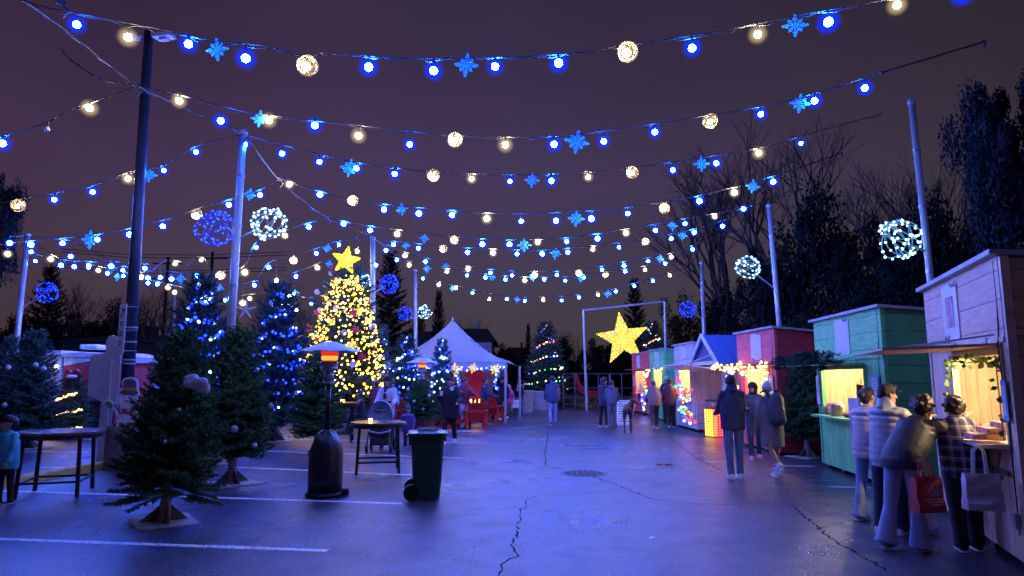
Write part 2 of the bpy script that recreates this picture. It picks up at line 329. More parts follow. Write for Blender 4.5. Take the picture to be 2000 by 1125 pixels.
def wire_mesh(pts, Y, r=.007, seed=1, wob=.03, parent=None, name='wire', m=None):
    """a wire through picture points laid in a vertical plane at distance Y, with the sag and twist of real cable"""
    random.seed(seed); P3 = [P(x, y, (Y if not isinstance(Y, (list, tuple)) else Y[i])) for i, (x, y) in enumerate(pts)]; q = []
    for i in range(len(P3) - 1):
        p0 = P3[max(i - 1, 0)]; p1 = P3[i]; p2 = P3[i + 1]; p3 = P3[min(i + 2, len(P3) - 1)]
        for j in range(8):
            t = j / 8; q.append(.5 * ((2 * p1) + (p2 - p0) * t + (2 * p0 - 5 * p1 + 4 * p2 - p3) * t * t + (3 * p1 - p0 - 3 * p2 + p3) * t ** 3))
    q.append(P3[-1]); k = MB(); k.tube(q, r, 4, False)
    # second strand: the lamp cord that droops between ties
    z = [p + V((0, random.uniform(-.02, .02), -wob * abs(sin(i * .9 + seed)) * random.uniform(.5, 1.6))) for i, p in enumerate(q)]
    k.tube(z, r * .8, 3, False); return k.build(name, m or m_wire, parent)
def wire_z(pts, x):
    pts = sorted(pts)
    for (x0, y0), (x1, y1) in zip(pts, pts[1:]):
        if x0 <= x <= x1: return y0 + (y1 - y0) * (x - x0) / (x1 - x0)
    return None
nflake = 0; nball = 0
STR = []
def festoon(desc, Y, items, wire, flip=1, fl=.3):
    root = thing('festoon_light_string', desc, 'string lights', P(wire[0][0], wire[0][1], Y), 0, 'festoon light strings over the square')
    off = root.location; wm = wire_mesh(wire, Y, .0042 + .0002 * Y, int(Y * 7) % 97, parent=root); wm.location = -off
    far = Y > 15; fi = [i for i in items if i[0] == 's']; bi = [i for i in items if i[0] == 'o']
    for it in items:
        kd, x, y = it[:3]; p = P(x, y, Y); wy = wire_z(wire, x); top = P(x, wy, Y) if wy is not None else p + V((0, 0, .12))
        if kd in 'bwou':
            if kd == 'b': o = link('bulb', cB2 if far else cB, root, p - off); link('bulb_halo', gB2 if far else gB, o)  # bulb plus its added halo shell imitating bloom
            elif kd == 'u': k = MB(); k.lathe([(0, -.06), (.03, -.045), (.038, -.02), (.03, .01), (.015, .03)], 12); o = k.build('bulb', mat('unlit_glass', (.6, .62, .65), .1), root, True, p - off)
            else: o = link('bulb', cW2 if far else cW, root, p - off); link('bulb_halo', gW2 if far else gW, o, sc=1.0 if kd == 'w' else .8)
            o.scale = (random.uniform(.85, 1.15),) * 3 if kd != 'u' else (1, 1, 1)
            if not far: link('socket', sock, o, (0, 0, .035))
            if top.z - p.z > .12:
                k = MB(); k.tube([p + V((0, 0, .04)) - off, top - off], .005, 3, False); k.build('drop_cord', m_wire, root)
        if kd == 'o':
            b = link('woven_ball_shade', wick_me, None, p + V((.012, .012, .02)), (random.random() * 3, random.random() * 3, 0), .118 if Y < 12 else .13)
            i = bi.index(it); tag(b, 'pale woven ball shade, %s from the left on the %s' % (ORD[i], desc_short), 'lamp shade', 'woven ball shades round warm bulbs')
        if kd == 's':
            s = (it[3] if len(it) > 3 else fl); i = fi.index(it)
            b = link('snowflake_ornament', flake_me, None, P(x, y, Y + (.12 if len(it) < 5 else .1)), (random.uniform(-.15, .15), random.uniform(-.15, .2), random.uniform(-.3, .3)), s / 2)
            tag(b, 'blue snowflake ornament, %s from the left on the %s' % (ORD[i], desc_short), 'snowflake', 'blue snowflakes hung on the light strings')
    return root
def rw(n, where, Y, s, wire, fl=.3):
    global desc_short
    items = []
    for t in s.split():
        kd = t[0]; a = t[1:].split(','); items.append((kd, float(a[0]), float(a[1])) + ((float(a[2]),) if len(a) > 2 else ()))
    wp = [tuple(float(c) for c in t.split(',')) for t in wire.split()]
    desc_short = '%s string %s' % (n, where)
    festoon('sagging cable of blue and warm bulbs, %s string %s' % (n, where), Y, items, wp, 1, fl)
A = 'over the aisle'
rw('nearest', A, 7, 'b150,48 w250,73 b368,86 s424,97,.26 b480,114 o598,130 b720,131 b847,138 s911,127,.27 b967,130 b1091,123 o1224,103 b1352,94 w1480,67 s1553,50,.28 b1618,43 w1752,10 b1880,-10', '-60,-60 45,0 160,28 300,55 400,77 530,92 598,112 640,102 750,112 900,114 1100,106 1224,88 1400,62 1560,30 1700,5 1900,-40 2100,-90')
rw('second', A, 9.8, 'w350,197 b431,236 s507,232,.28 w525,235 b615,245 w700,265 b800,282 o887,275 w987,283 b1082,282 s1127,277,.38 b1179,276 b1279,258 o1386,238 b1486,223 s1562,202,.3 b1591,197 b1689,172', '265,165 360,188 500,222 700,245 900,265 1080,266 1250,246 1386,225 1500,206 1600,180 1718,143 1925,80')
rw('third', A, 13, 'b478,282 b551,300 b624,316 s683,328,.39 b696,329 b771,340 o845,344 w921,349 b996,354 s1039,352,.3 b1077,353 w1149,346 o1234,338 b1314,332 s1370,320,.32 b1399,319 w1482,299 b1564,280', '475,262 560,285 700,318 850,335 1000,341 1100,338 1234,327 1400,303 1500,285 1590,258 1722,222')
rw('fourth', A, 15.5, 'w565,360 b625,380 o688,393 b750,409 s785,409,.3 b818,417 b883,420 w951,427 b1018,432 b1086,431 s1125,427,.4 b1155,427 b1226,417 o1297,408 b1366,393 w1434,376 s1470,364,.33 b1510,355', '545,348 620,372 700,392 883,411 1000,417 1150,412 1226,405 1366,382 1530,338 1645,298')
rw('fifth', A, 18.5, 'b671,437 b723,450 w776,457 s829,466,.28 o886,470 b942,477 b995,477 s1024,479,.4 w1050,473 b1107,472 b1167,466 w1223,455 b1280,450 s1313,441,.3 b1338,437 w1396,423 b1452,408', '640,425 723,441 886,462 995,468 1107,464 1223,447 1338,427 1467,403 1550,370')
rw('sixth', A, 21, 'b734,518 b769,478 s793,480,.26 b817,485 o865,487 b913,493 w963,494 b1010,496 b1059,496 s1085,495,.38 b1109,493 w1158,487 b1209,483 o1260,473 b1311,466 s1333,460,.32 b1356,454 b1411,442', '730,465 769,470 865,480 963,486 1059,488 1158,480 1260,466 1363,445 1445,418')
rw('seventh', A, 24.5, 'b754,489 w791,499 b831,511 s871,520,.3 w914,526 b958,533 b1000,538 s1041,540,.36 w1046,537 b1088,537 o1131,535 b1176,527 b1219,519 b1266,510 s1289,505,.34 w1311,502 b1353,487', '730,465 791,492 871,512 958,526 1045,530 1131,527 1219,511 1311,494 1363,475 1445,448')
rw('eighth', A, 27, 'b775,508 w799,518 s834,525,.36 w873,530 b912,538 b948,542 s961,541,.3 b987,546 w1025,548 b1063,546 b1104,548 s1134,545,.26 b1141,542 o1182,537 b1221,530 w1260,527 b1299,515', '730,490 799,510 873,524 948,535 1025,541 1104,540 1182,530 1260,519 1330,498 1370,487')
rw('farthest', A, 31, 'b826,544 w857,556 s884,563,.3 w890,563 b923,572 w956,584 b990,584 s1010,585,.3 b1025,588 w1061,586 b1097,587 b1131,581 w1168,576 s1187,574,.4 b1203,569 b1239,559 b1275,549 w1308,538', '811,530 857,549 923,566 990,578 1061,580 1131,575 1203,563 1308,532 1385,508')
B = 'over the parking bays'
rw('nearest', B, 9.8, 'w175,211 u93,250 b5,280', '265,165 235,180 125,220 93,238 0,268 -60,280')
rw('second', B, 13, 'b383,297 b320,333 s291,342,.3 w250,349 b181,375 b106,390 o33,403', '475,262 383,285 320,322 250,337 181,362 100,378 0,396')
rw('third', B, 15.5, 'b508,381 s488,380,.3 b447,400 o383,420 b318,442 b253,458 b190,468 s176,468,.44 b122,475 b60,478 w15,496', '545,348 508,370 447,390 383,408 318,430 190,458 60,470 -20,480')
rw('fourth', B, 18.5, 'b603,443 w556,460 b500,483 w478,532 o430,539 b382,543 b335,545 b283,524 b217,520 b138,501 b123,475 b19,475', '640,425 603,435 556,450 500,473 478,518 430,530 382,535 335,530 283,514 217,508 138,470 19,460')
rw('fifth', B, 21, 'b662,478 s639,485,.3 b618,495 o572,510 b525,522 w540,548 w474,592 s353,545,.34 w342,515 b313,542 b289,543 w276,541 b240,528 s217,524,.36 b173,519 b145,521 b119,518 w99,506', '730,465 662,470 618,485 572,500 525,513 474,560 342,508 289,530 240,519 173,510 119,505 60,470')
rw('sixth', B, 24.5, 'w698,491 s643,515,.3 w620,523 b578,540 b497,557 w408,578 s397,575,.28 w341,571 w328,562 b307,555 b289,553 b241,539 s229,541,.3 b210,534 w192,528 b173,523 b69,510 b61,492', '730,465 698,484 643,505 578,531 497,549 408,568 330,555 289,545 241,531 192,520 69,495 53,460')
rw('seventh', B, 28, 'b709,542 w565,578 s577,573,.34 b608,593 s565,597,.3 w573,593 w549,596 w578,605 w488,583 b449,583 b440,586 s429,563,.36 b411,564 w393,508', '728,520 709,534 608,580 565,568 488,574 440,575 393,500 343,545')
# main carrier cable down the left posts
ck = thing('carrier_cable', 'thin pale steel cable with clamps running over the left posts', 'cable', P(45, 0, 7))
o = wire_mesh([(45, 0), (150, 75), (265, 165), (360, 210), (475, 265), (545, 350), (640, 425), (730, 465), (811, 530)], (7, 8.4, 9.8, 11.6, 13, 15.5, 19, 24.5, 32), .009, 4, .02, ck, 'cable'); o.location = -ck.location
k = MB()
for (x, y, Y) in ((265, 165, 9.8), (545, 350, 15.5), (475, 262, 13), (120, 5, 7.6), (697, 465, 22), (640, 425, 19)):
    p = P(x, y, Y) - ck.location; k.box(p, (.10, .06, .07), .6); k.tube([p, p + V((.1, 0, -.12)), p + V((.03, 0, -.2))], .015, 5)
k.build('clamp', m_wire, ck)
# tension rods at the right-hand ends
for (a, b, Y, nm) in (((1718, 143), (1925, 80), 9.8, 'second'), ((1530, 338), (1645, 298), 15.5, 'fourth'), ((1467, 403), (1550, 370), 18.5, 'fifth'), ((1363, 475), (1445, 448), 24.5, 'seventh')):
    pa, pb = P(*a, Y), P(*b, Y); t = thing('tension_rod', 'straight pale tension rod ending the %s light string over the aisle' % nm, 'rod', pa, 0, 'tension rods at the string ends')
    k = MB(); k.tube([V((0, 0, 0)), pb - pa], .013, 5); k.build('rod', m_wire, t)
    k = MB(); d = pb - pa; k.ico(d * .97, .035, 1); k.tube([d, d + V((-.03, 0, -.1))], .02, 5); k.ico(d * .01, .03, 1); k.build('hook', m_wire, t)
# loose cord left of the dark pole
o = thing('loose_cord', 'loose drooping pale cord end left of the dark lamp pole', 'cord', P(120, 95, 9.8))
q = wire_mesh([(120, 95), (133, 112), (180, 145), (215, 160), (265, 163)], 9.8, .008, 9, .02, o, 'cord'); q.location = -o.location
# ---------------------------------------------------------------- light balls and poles
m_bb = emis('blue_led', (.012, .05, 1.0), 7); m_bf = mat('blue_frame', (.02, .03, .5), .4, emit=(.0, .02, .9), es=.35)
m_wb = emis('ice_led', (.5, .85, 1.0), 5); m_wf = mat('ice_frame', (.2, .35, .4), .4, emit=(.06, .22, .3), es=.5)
def led(m, r=.022):
    k = MB(); k.ico((0, 0, 0), r, 1); return k.mesh('led', m, True)
led_b = led(m_bb, .021); led_w = led(m_wb, .026)
def hoops(seed):
    random.seed(seed); out = []
    for i in range(7):
        q = MX.Rotation(random.uniform(0, 6.3), 3, 'Z') @ MX.Rotation(random.uniform(.2, 2.9), 3, 'X'); off = random.choice((0, .2, -.25, .45)); h = sqrt(1 - off * off); out.append([q @ V((cos(t * pi / 12) * h, sin(t * pi / 12) * h, off)) for t in range(25)])
    return out
def ball_frame(m, seed):
    k = MB()
    for h in hoops(seed): k.tube(h, .028, 4, False)
    return k.mesh('ball_frame', m, True)
bf_b = ball_frame(m_bf, 3); bf_w = ball_frame(m_wf, 11)
def light_ball(parent, c, r, kind, n, seed):
    b = link('light_ball', bf_b if kind == 'b' else bf_w, parent, c, (seed, seed * 2, 0), r); H_ = hoops(3 if kind == 'b' else 11); random.seed(seed)
    for i in range(n):
        h = H_[i % 7]; p = h[int(24 * (i // 7 + random.random() * .5) / max(1, n / 7)) % 24]
        link('led', led_b if kind == 'b' else led_w, b, p * random.uniform(.95, 1.05) + V((random.uniform(-.04, .04), random.uniform(-.04, .04), random.uniform(-.04, .04))), None, 1 / r * random.uniform(.75, 1.1))
def pole(label, top, bot, Y, r, balls=(), zend=None):
    T = P(*top, Y); Bt = P(*bot, Y); d = (T - Bt); base = Bt - d * (Bt.z / d.z)
    t = thing('light_pole', label, 'pole', base, 0, 'pale round light poles')
    k = MB(); k.tube([V((0, 0, 0)), (T - base) * .5, T - base], [r * 1.1, r, r * .92], 14); k.build('shaft', m_galv, t, True)
    for f in (.35, .52, .7, .86): k = MB(); p = (T - base) * f; k.lathe([(r * 1.12, -.03), (r * 1.12, .03)], 14, p); k.build('band', mat('band_steel', (.3, .3, .33), .3, .7), t)
    k = MB(); k.lathe([(r * 1.15, -.06), (r * 1.2, .0), (r * .9, .05), (0, .07)], 14, T - base); k.build('cap', m_galv, t)
    k = MB(); k.b2((-.2, -.2, 0), (.2, .2, .03)); k.lathe([(r * 1.5, .03), (r * 1.3, .18)], 14); k.build('base_plate', m_galv, t)
    for (c, jy, kd, n, rr) in balls:
        C = P(*c, Y) - base; J = P(0, jy, Y); tt = (J.z - base.z) / (T.z - base.z); J = (T - base) * tt; dd = (C - J).normalized()
        k = MB(); k.tube([J, C - dd * rr * .8], .022, 6); k.build('arm', m_galv, t)
        light_ball(t, C, rr, kd, n, c[0] % 17 + 1)
    return t
pole('tall pale pole with blue and white light balls before blue lit trees', (475, 258), (448, 690), 13, .078, (((420, 445), 470, 'b', 88, .36), ((525, 437), 468, 'w', 70, .33)))
pole('pale pole behind the golden tree with two light balls', (728, 465), (728, 620), 24.5, .1, (((760, 555), 573, 'b', 60, .36), ((708, 553), 573, 'w', 50, .34)))
pole('pale pole left of the white marquee with two light balls', (811, 528), (812, 676), 32, .09, (((792, 613), 625, 'b', 50, .34), ((830, 609), 622, 'w', 45, .34)))
pole('pale pole at the far left with one blue light ball', (54, 458), (31, 682), 24, .1, (((91, 571), 603, 'b', 60, .37),))
pole('small far pale pole between the dark pole and blue tree', (342, 545), (340, 640), 36, .1)
pole('tall pale pole behind the beige stall with white light ball', (1780, 199), (1819, 560), 12, .062, (((1755, 468), 493, 'w', 72, .37),))
pole('pale pole behind the red stall with white light ball', (1502, 402), (1523, 645), 19.6, .075, (((1461, 523), 566, 'w', 56, .35),))
pole('pale pole behind the blue roofed booth with blue light ball', (1370, 513), (1376, 672), 30, .09, (((1343, 604), 625, 'b', 55, .37),))
# small finer bolts of light on the poles are reflections; the dark lamp pole
Y = 12.4; T = P(291, 62, Y); Bt = P(243, 830, Y); d = T - Bt; base = Bt - d * (Bt.z / d.z); base.z = 0
t = thing('lamp_pole', 'tall dark steel lamp pole on a concrete pier with floodlights', 'lamp pole', base)
k = MB(); k.tube([V((0, 0, .7)), (T - base)], [.115, .085], 16); k.build('shaft', m_dark, t, True)
k = MB(); k.lathe([(.30, 0), (.30, .72), (.27, .78), (.0, .78)], 24); k.build('pier', mat('pier_concrete', (.16, .15, .14), .8, bump=.5), t)
k = MB(); k.lathe([(.2, .78), (.2, .82), (.13, .84), (.12, .95)], 16); k.build('collar', m_dark, t)
k = MB(); top = T - base
for s, w_ in ((1, .34), (-1, .2)):
    M_ = MX.Translation(top + V((s * .33, -.05, -.12))) @ MX.Rotation(R(-8 * s), 4, 'Y') @ MX.Rotation(R(12), 4, 'X')
    k.box(None, (w_, .34, .08), M=M_); k.box(None, (w_ * .4, .16, .05), M=M_ @ MX.Translation((0, 0, -.06)))
    k.tube([top + V((0, 0, -.1)), top + V((s * .2, 0, -.1))], .03, 6)
k.build('floodlight', mat('flood_grey', (.35, .33, .4), .4), t)
for yy in (640, 668, 703, 710): k = MB(); p = P(0, yy, Y).z; tt = p / top.z; k.lathe([(.125, -.015), (.125, .015)], 16, V((top.x * tt, top.y * tt, p))); k.build('strap', m_galv, t)
# narrow parking sign strapped to the pole
m_signw = mat('sign_white', (.6, .6, .63), .4, var=.08); m_ink = mat('sign_ink', (.03, .03, .05), .5)
c = P(238, 643, Y - .15); s = thing('parking_sign', 'narrow tall white sign with small arrow strapped to dark pole', 'sign', c, R(-20))
k = MB(); H = .48
k.prism([(-.085, -H + .03), (-.06, -H), (.06, -H), (.085, -H + .03), (.085, H - .03), (.06, H), (-.06, H), (-.085, H - .03)], .012); k.build('panel', m_signw, s)
k = MB(); Tm = MX.Translation((0, -.009, 0))
k.prism([(-.012, .38), (-.012, .26), (.012, .26), (.012, .38)], .004, Tm); k.prism([(.012, .40), (.055, .36), (.012, .32)], .004, Tm); k.prism([(-.055, .25), (-.012, .29), (-.012, .21)], .004, Tm)
for z in (.12, .07, -.05, -.09, -.13, -.25, -.29): k.prism([(-.05, z), (.045 - .02 * (z < 0), z), (.045 - .02 * (z < 0), z + .02), (-.05, z + .02)], .004, Tm)
k.build('marking', m_ink, s)
k = MB()
for z in (.42, -.02, -.4): k.tube([V((.05, .02, z)), V((.24, .14, z))], .012, 6)
k.build('bracket', m_galv, s)
# ---------------------------------------------------------------- trees
def leafmat(name, c, var=.45, sc=1.5, rough=.9):
    return mat(name, c, rough, 0, var, sc, spec=.06)
m_fir = leafmat('fir_needles', (.075, .16, .07)); m_fir2 = leafmat('blue_fir_needles', (.05, .09, .07)); m_dkl = leafmat('dark_evergreen', (.009, .014, .012), .5, .6)
m_bark = mat('bark', (.05, .035, .025), .85, bump=.8, bscale=25, aniso=(1, 1, .3)); m_cut = mat('pale_cut_trunk', (.42, .37, .32), .8, bump=.5)
m_bare = mat('bare_branches', (.05, .042, .04), .9); m_oli = leafmat('olive_leaf', (.04, .038, .016), .5, .6)
def conifer(H, Rr, nb, step, nl, z0=.3, pw=.8, seed=1, droop=-.15, wid=.30, tw=.4):
    """crown of whorled limbs carrying side twigs covered in needle tufts, plus its trunk"""
    random.seed(seed); k = MB(); tips = []
    for i in range(nb):
        t = (i + random.random()) / nb; t = t ** 1.15; z = z0 + (H - z0) * t * .97; Lb = Rr * ((1 - t) ** pw * (1 - .25 * max(0, 1 - t * 7))) * random.uniform(.72, 1.08) + nl
        a = i * 2.39996 + random.uniform(-.4, .4); s = droop + t * .9 + random.uniform(-.12, .12); p = V((0, 0, z)); d = V((cos(a), sin(a), s)).normalized(); pts = [p]; n = max(2, int(Lb / step))
        for j in range(n):
            p = p + d * (Lb / n); d = (d + V((random.uniform(-.1, .1), random.uniform(-.1, .1), .07))).normalized(); pts.append(p)
        k.tube(pts, [nl * .16 * (1 - j / (n + 1)) + nl * .05 for j in range(n + 1)], 3, False)
        side = d.cross(V((0, 0, 1))).normalized()
        for j in range(1, n + 1):
            f = j / n
            if f < .15 and t < .8: continue
            for sg in (-1, 1, 0):
                tl = min(Lb * .42, Lb * tw * (1.15 - f) + nl * .8) * random.uniform(.6, 1.1); u = (d * (.75 if sg else 1) + side * sg * .75 + V((0, 0, random.uniform(-.15, .35)))).normalized()
                if sg == 0: tl = step * 1.2; u = (u + V((0, 0, .3 * random.uniform(-1, 1)))).normalized()
                c = pts[j]; m = max(2, int(tl / (nl * .42)))
                w_ = u.cross(V((0, 0, 1))).normalized(); x_ = u.cross(w_)
                for q in range(m):
                    b = c + u * (tl * q / m); an = random.uniform(0, 6.28)
                    for e in range(3):
                        an += 2.1; o = (w_ * cos(an) + x_ * sin(an)); tip = b + (u * .8 + o * .75) * nl * random.uniform(.7, 1.15); g = u.cross(o) * nl * wid * .5
                        k.add([b - g, b + g, tip + g * .3, tip - g * .3], [(0, 1, 2, 3)])
    return k
def mk_con(name, *a, m=m_fir, **kw): return conifer(*a, **kw).mesh(name, m)
def trunk_mesh(H, r, m, z0=0, seed=1):
    random.seed(seed); k = MB(); n = 8
    k.tube([V((random.uniform(-.02, .02) * H * .3, random.uniform(-.02, .02) * H * .3, z0 + (H - z0) * i / n)) for i in range(n + 1)], [r * (1 - .9 * i / n) for i in range(n + 1)], 8)
    return k.mesh('trunk', m, True)
print('conifers')
def stragglers(k, n, Rr, seed):
    random.seed(seed)
    for i in range(n):
        a = i * 2.39996 + random.uniform(-.3, .3); z = random.uniform(.24, .42); Lb = Rr * random.uniform(.75, 1.12); d = V((cos(a), sin(a), random.uniform(-.42, -.05))).normalized(); p = V((0, 0, z + .06)); pts = [p]
        for j in range(9): p = p + d * Lb / 9; d = (d + V((random.uniform(-.12, .12), random.uniform(-.12, .12), .02))).normalized(); pts.append(p)
        k.tube(pts, [.008 * (1 - j / 11) for j in range(10)], 4, False)
        for j in range(3, 10):
            for sg in (-1, 1):
                u = (d + d.cross(V((0, 0, 1))).normalized() * sg * .9).normalized(); tl = .16 * (1.2 - j / 10); w_ = u.cross(V((0, 0, 1))).normalized(); x_ = u.cross(w_)
                if random.random() < .25: continue
                for q in range(int(tl / .015) + 2):
                    b = pts[j] + u * q * .015; an = random.uniform(0, 6.28)
                    for e in range(3): an += 2.1; o = w_ * cos(an) + x_ * sin(an); tip = b + (u * .8 + o * .8) * .036; g = u.cross(o) * .007; k.add([b - g, b + g, tip + g * .3, tip - g * .3], [(0, 1, 2, 3)])
kk = conifer(2.25, .70, 300, .075, .042, z0=.46, pw=.66, seed=2, droop=-.18, wid=.42, tw=.45); stragglers(kk, 18, .66, 5); CA = kk.mesh('crown', m_fir)
CB = mk_con('crown', 2.25, .55, 230, .085, .05, z0=.42, pw=.55, seed=7, droop=-.12, wid=.40, tw=.45)
CC = mk_con('crown', 2.25, .62, 170, .10, .055, z0=.25, pw=.74, seed=9, droop=-.12, wid=.36, m=m_fir2)
CE = mk_con('crown', 2.25, .62, 230, .085, .045, z0=.3, pw=.58, seed=29, droop=-.12, wid=.36, m=m_fir2)
CD = mk_con('crown', 10, 2.1, 150, .34, .20, z0=.8, pw=.9, seed=12, droop=-.1, m=m_dkl)
TR = trunk_mesh(2.2, .05, m_bark, 0); TRd = trunk_mesh(10, .2, m_bark, 0)
TRc = trunk_mesh(2.2, .07, m_cut, 0, 3)
m_wood = mat('stand_plywood', (.42, .38, .34), .7, bump=.4, bscale=20)
def stand(parent, s=1.0):
    k = MB()
    k.box((0, 0, .012), (.66 * s, .66 * s, .02), R(38)); k.build('stand_board', m_wood, parent)
    k = MB()
    for a in (38, 128): k.prism([(-.26 * s, .023), (.26 * s, .023), (.05, .21 * s), (-.05, .21 * s)], .022, MX.Rotation(R(a), 4, 'Z'))
    k.build('stand_brace', mat('brace_ply', (.10, .09, .06), .7), parent)
def xtree(label, base, H, Wd, crown, rz=0, st=True, trunk=None, group='cut fir trees standing in wooden stands'):
    t = thing('fir_tree', label, 'fir tree', base, rz, group); hs = H / 2.25; ws = Wd / {CA.name: .70, CB.name: .55, CC.name: .62, CE.name: .62}[crown.name]
    link('crown', crown, t, None, None, (ws, ws, hs)); link('trunk', trunk or TR, t, None, None, (hs, hs, hs))
    if st: stand(t, min(1.2, hs))
    return t
t1 = xtree('large dark unlit fir nearest the camera with white bow', G(320, 1020), 2.2, .62, CA, R(40), trunk=TRc); t1.rotation_euler = (0, R(3), 0)
t2 = xtree('dark unlit fir with silver baubles behind the nearest fir', G(452, 945), 2.42, .60, CB, R(10), trunk=TRc)
t4 = xtree('dark unlit fir directly behind the large patio heater', G(617, 886), 2.2, .60, CB, R(200), trunk=TRc)
t6 = xtree('dark fir at the far left topped with small star', G(50, 876), 2.75, .80, CC, R(120))
xtree('thin dark fir tip at the left picture edge', G(2, 862), 2.7, .62, CC, R(10))
t1b = xtree('blue lit fir rising behind the nearest dark fir', G(374, 897), 3.75, 1.02, CC, R(70))
t3 = xtree('blue lit fir between pale pole and golden tree', G(533, 862), 4.15, 1.12, CC, R(170))
t5 = xtree('very large golden lit fir topped with yellow star', G(668, 828), 5.75, 1.85, CE, R(250))
t8 = xtree('blue lit fir just right of the golden fir', G(790, 828), 3.15, .92, CC, R(20))
t9 = xtree('slim blue lit fir before the white marquee', G(861, 835), 2.9, .62, CC, R(310))
t8b = xtree('narrow blue lit fir half hidden by golden fir', G(744, 824), 3.6, .5, CC, R(130))
t10 = xtree('round fir with multicoloured lights beyond the walking man', G(1067, 796), 4.7, 1.42, CC, R(35))
t11 = xtree('fir with multicoloured lights behind far red stall', G(1278, 793), 4.9, 1.45, CC, R(75))
t12 = xtree('dark fir squeezed between red stall and green stall', G(1578, 893), 2.15, .52, CB, R(75), trunk=TRc)
# the potted fir by the second heater
pc = G(820, 857); t = thing('potted_fir', 'small bushy fir with white baubles in brown barrel', 'potted tree', pc)
k = MB(); k.lathe([(.27, 0), (.30, .25), (.34, .5), (.37, .52), (.37, .55), (.33, .55), (.32, .5), (0, .5)], 28); k.build('pot', mat('brown_pot', (.09, .035, .03), .6, bump=.3), t)
link('crown', CA, t, (0, 0, .38), None, (.78, .78, .54)); link('trunk', TR, t, (0, 0, .4), None, .5)
# ---- light strings wound on trees
def bulbm(nm, col, st, r=.03):
    k = MB(); k.ico((0, 0, 0), 1, 1); return k.mesh('bulb', emis(nm, col, st), True)
xb = bulbm('tree_blue', (.004, .015, 1.0), 20); xi = bulbm('tree_ice', (.45, .8, 1.0), 5); xy = bulbm('tree_yellow', (1.0, .56, .045), 11); xw = bulbm('tree_warmwhite', (1, .76, .33), 7); xs = bulbm('star_yellow', (1.0, .70, .03), 1.7); xs2 = bulbm('star_pale', (1, .75, .15), 2.6)
xr = bulbm('tree_red', (1, .03, .02), 6); xg = bulbm('tree_green', (.03, 1, .25), 4); xo = bulbm('tree_orange', (1, .3, .03), 6)
m_cab = mat('dark_cable', (.01, .015, .01), .6)
def wound(label, tr, H, Wd, z0, n, turns, choose, r, pw=.8, seed=1, zt=.98, jit=.06, aj=.12, group='light strings wound on fir trees', hide_back=True):
    random.seed(seed); t = thing('tree_light_string', label, 'tree lights', tr.location, 0, group); pts = []
    for i in range(n):
        f = i / (n - 1); z = z0 + (H * zt - z0) * f; rr = Wd * max(.03, (1 - max(0, (z / H - .1) / .9)) ** pw) * random.uniform(.86, 1.04)
        a = turns * 2 * pi * f * (1 - .25 * f) + random.uniform(-aj, aj)
        if hide_back and sin(a) > .45: rr *= .98
        pts.append(V((rr * cos(a), rr * sin(a), z + random.uniform(-jit, jit) + .05 * sin(a * 3))))
    k = MB(); k.tube(pts, .006, 3, False); k.build('cable', m_cab, t)
    order = list(range(n)); order.sort(key=lambda i: pts[i].y); rest = MB()
    vs, fs = ICO[1]; buckets = {}
    for c, i in enumerate(order):
        me = choose(i, pts[i]); s = r * random.uniform(.75, 1.2)
        if c < 100: link('bulb', me, t, pts[i], None, s)
        else: buckets.setdefault(me.materials[0].name, []).append((pts[i], s))
    if buckets:
        mats = []
        for j, (nm, L_) in enumerate(buckets.items()):
            rest.cur = j; mats.append(bpy.data.materials[nm])
            for p, s in L_: rest.ico(p, s, 1)
        tag(rest.build('distant_bulbs', mats, t), kind='stuff')
    return t
rnd = random.Random(4)
cb = lambda i, p: xi if rnd.random() < .22 else xb
wound('blue and white lights on the fir behind nearest fir', t1b, 3.75, 1.0, 1.3, 260, 9, cb, .032, seed=3)
wound('dense blue lights on fir left of golden fir', t3, 4.15, 1.08, .6, 330, 11, lambda i, p: xi if rnd.random() < .14 else xb, .030, seed=5)
wound('blue lights on fir right of the golden fir', t8, 3.15, .88, .7, 150, 8, lambda i, p: xi if rnd.random() < .35 else xb, .040, seed=6)
wound('icy blue lights on slim fir before the marquee', t9, 2.9, .6, .7, 140, 8, lambda i, p: xi if rnd.random() < .45 else xb, .038, seed=7)
wound('blue lights on the narrow half hidden fir', t8b, 3.6, .5, 1.2, 70, 8, lambda i, p: xi if rnd.random() < .3 else xb, .038, seed=8)
cy = lambda i, p: xw if rnd.random() < .3 else xy
wound('dense golden lights covering the very large fir', t5, 5.75, 1.82, 1.0, 800, 19, cy, .037, pw=.62, seed=9, jit=.16, zt=.93, aj=.25)
wound('second golden strand filling the very large fir', t5, 5.75, 1.74, 1.2, 480, -13, cy, .037, pw=.62, seed=19, jit=.25, zt=.9, aj=.4)
cm = lambda i, p: rnd.choice((xi, xr, xg, xb, xo, xw, xi, xw))
wound('multicoloured lights on fir beyond the walking man', t10, 4.7, 1.38, 1.0, 130, 6.5, cm, .042, seed=10, jit=.03)
wound('multicoloured lights on fir behind far red stall', t11, 4.9, 1.42, 1.8, 110, 5, cm, .044, seed=12, jit=.03)
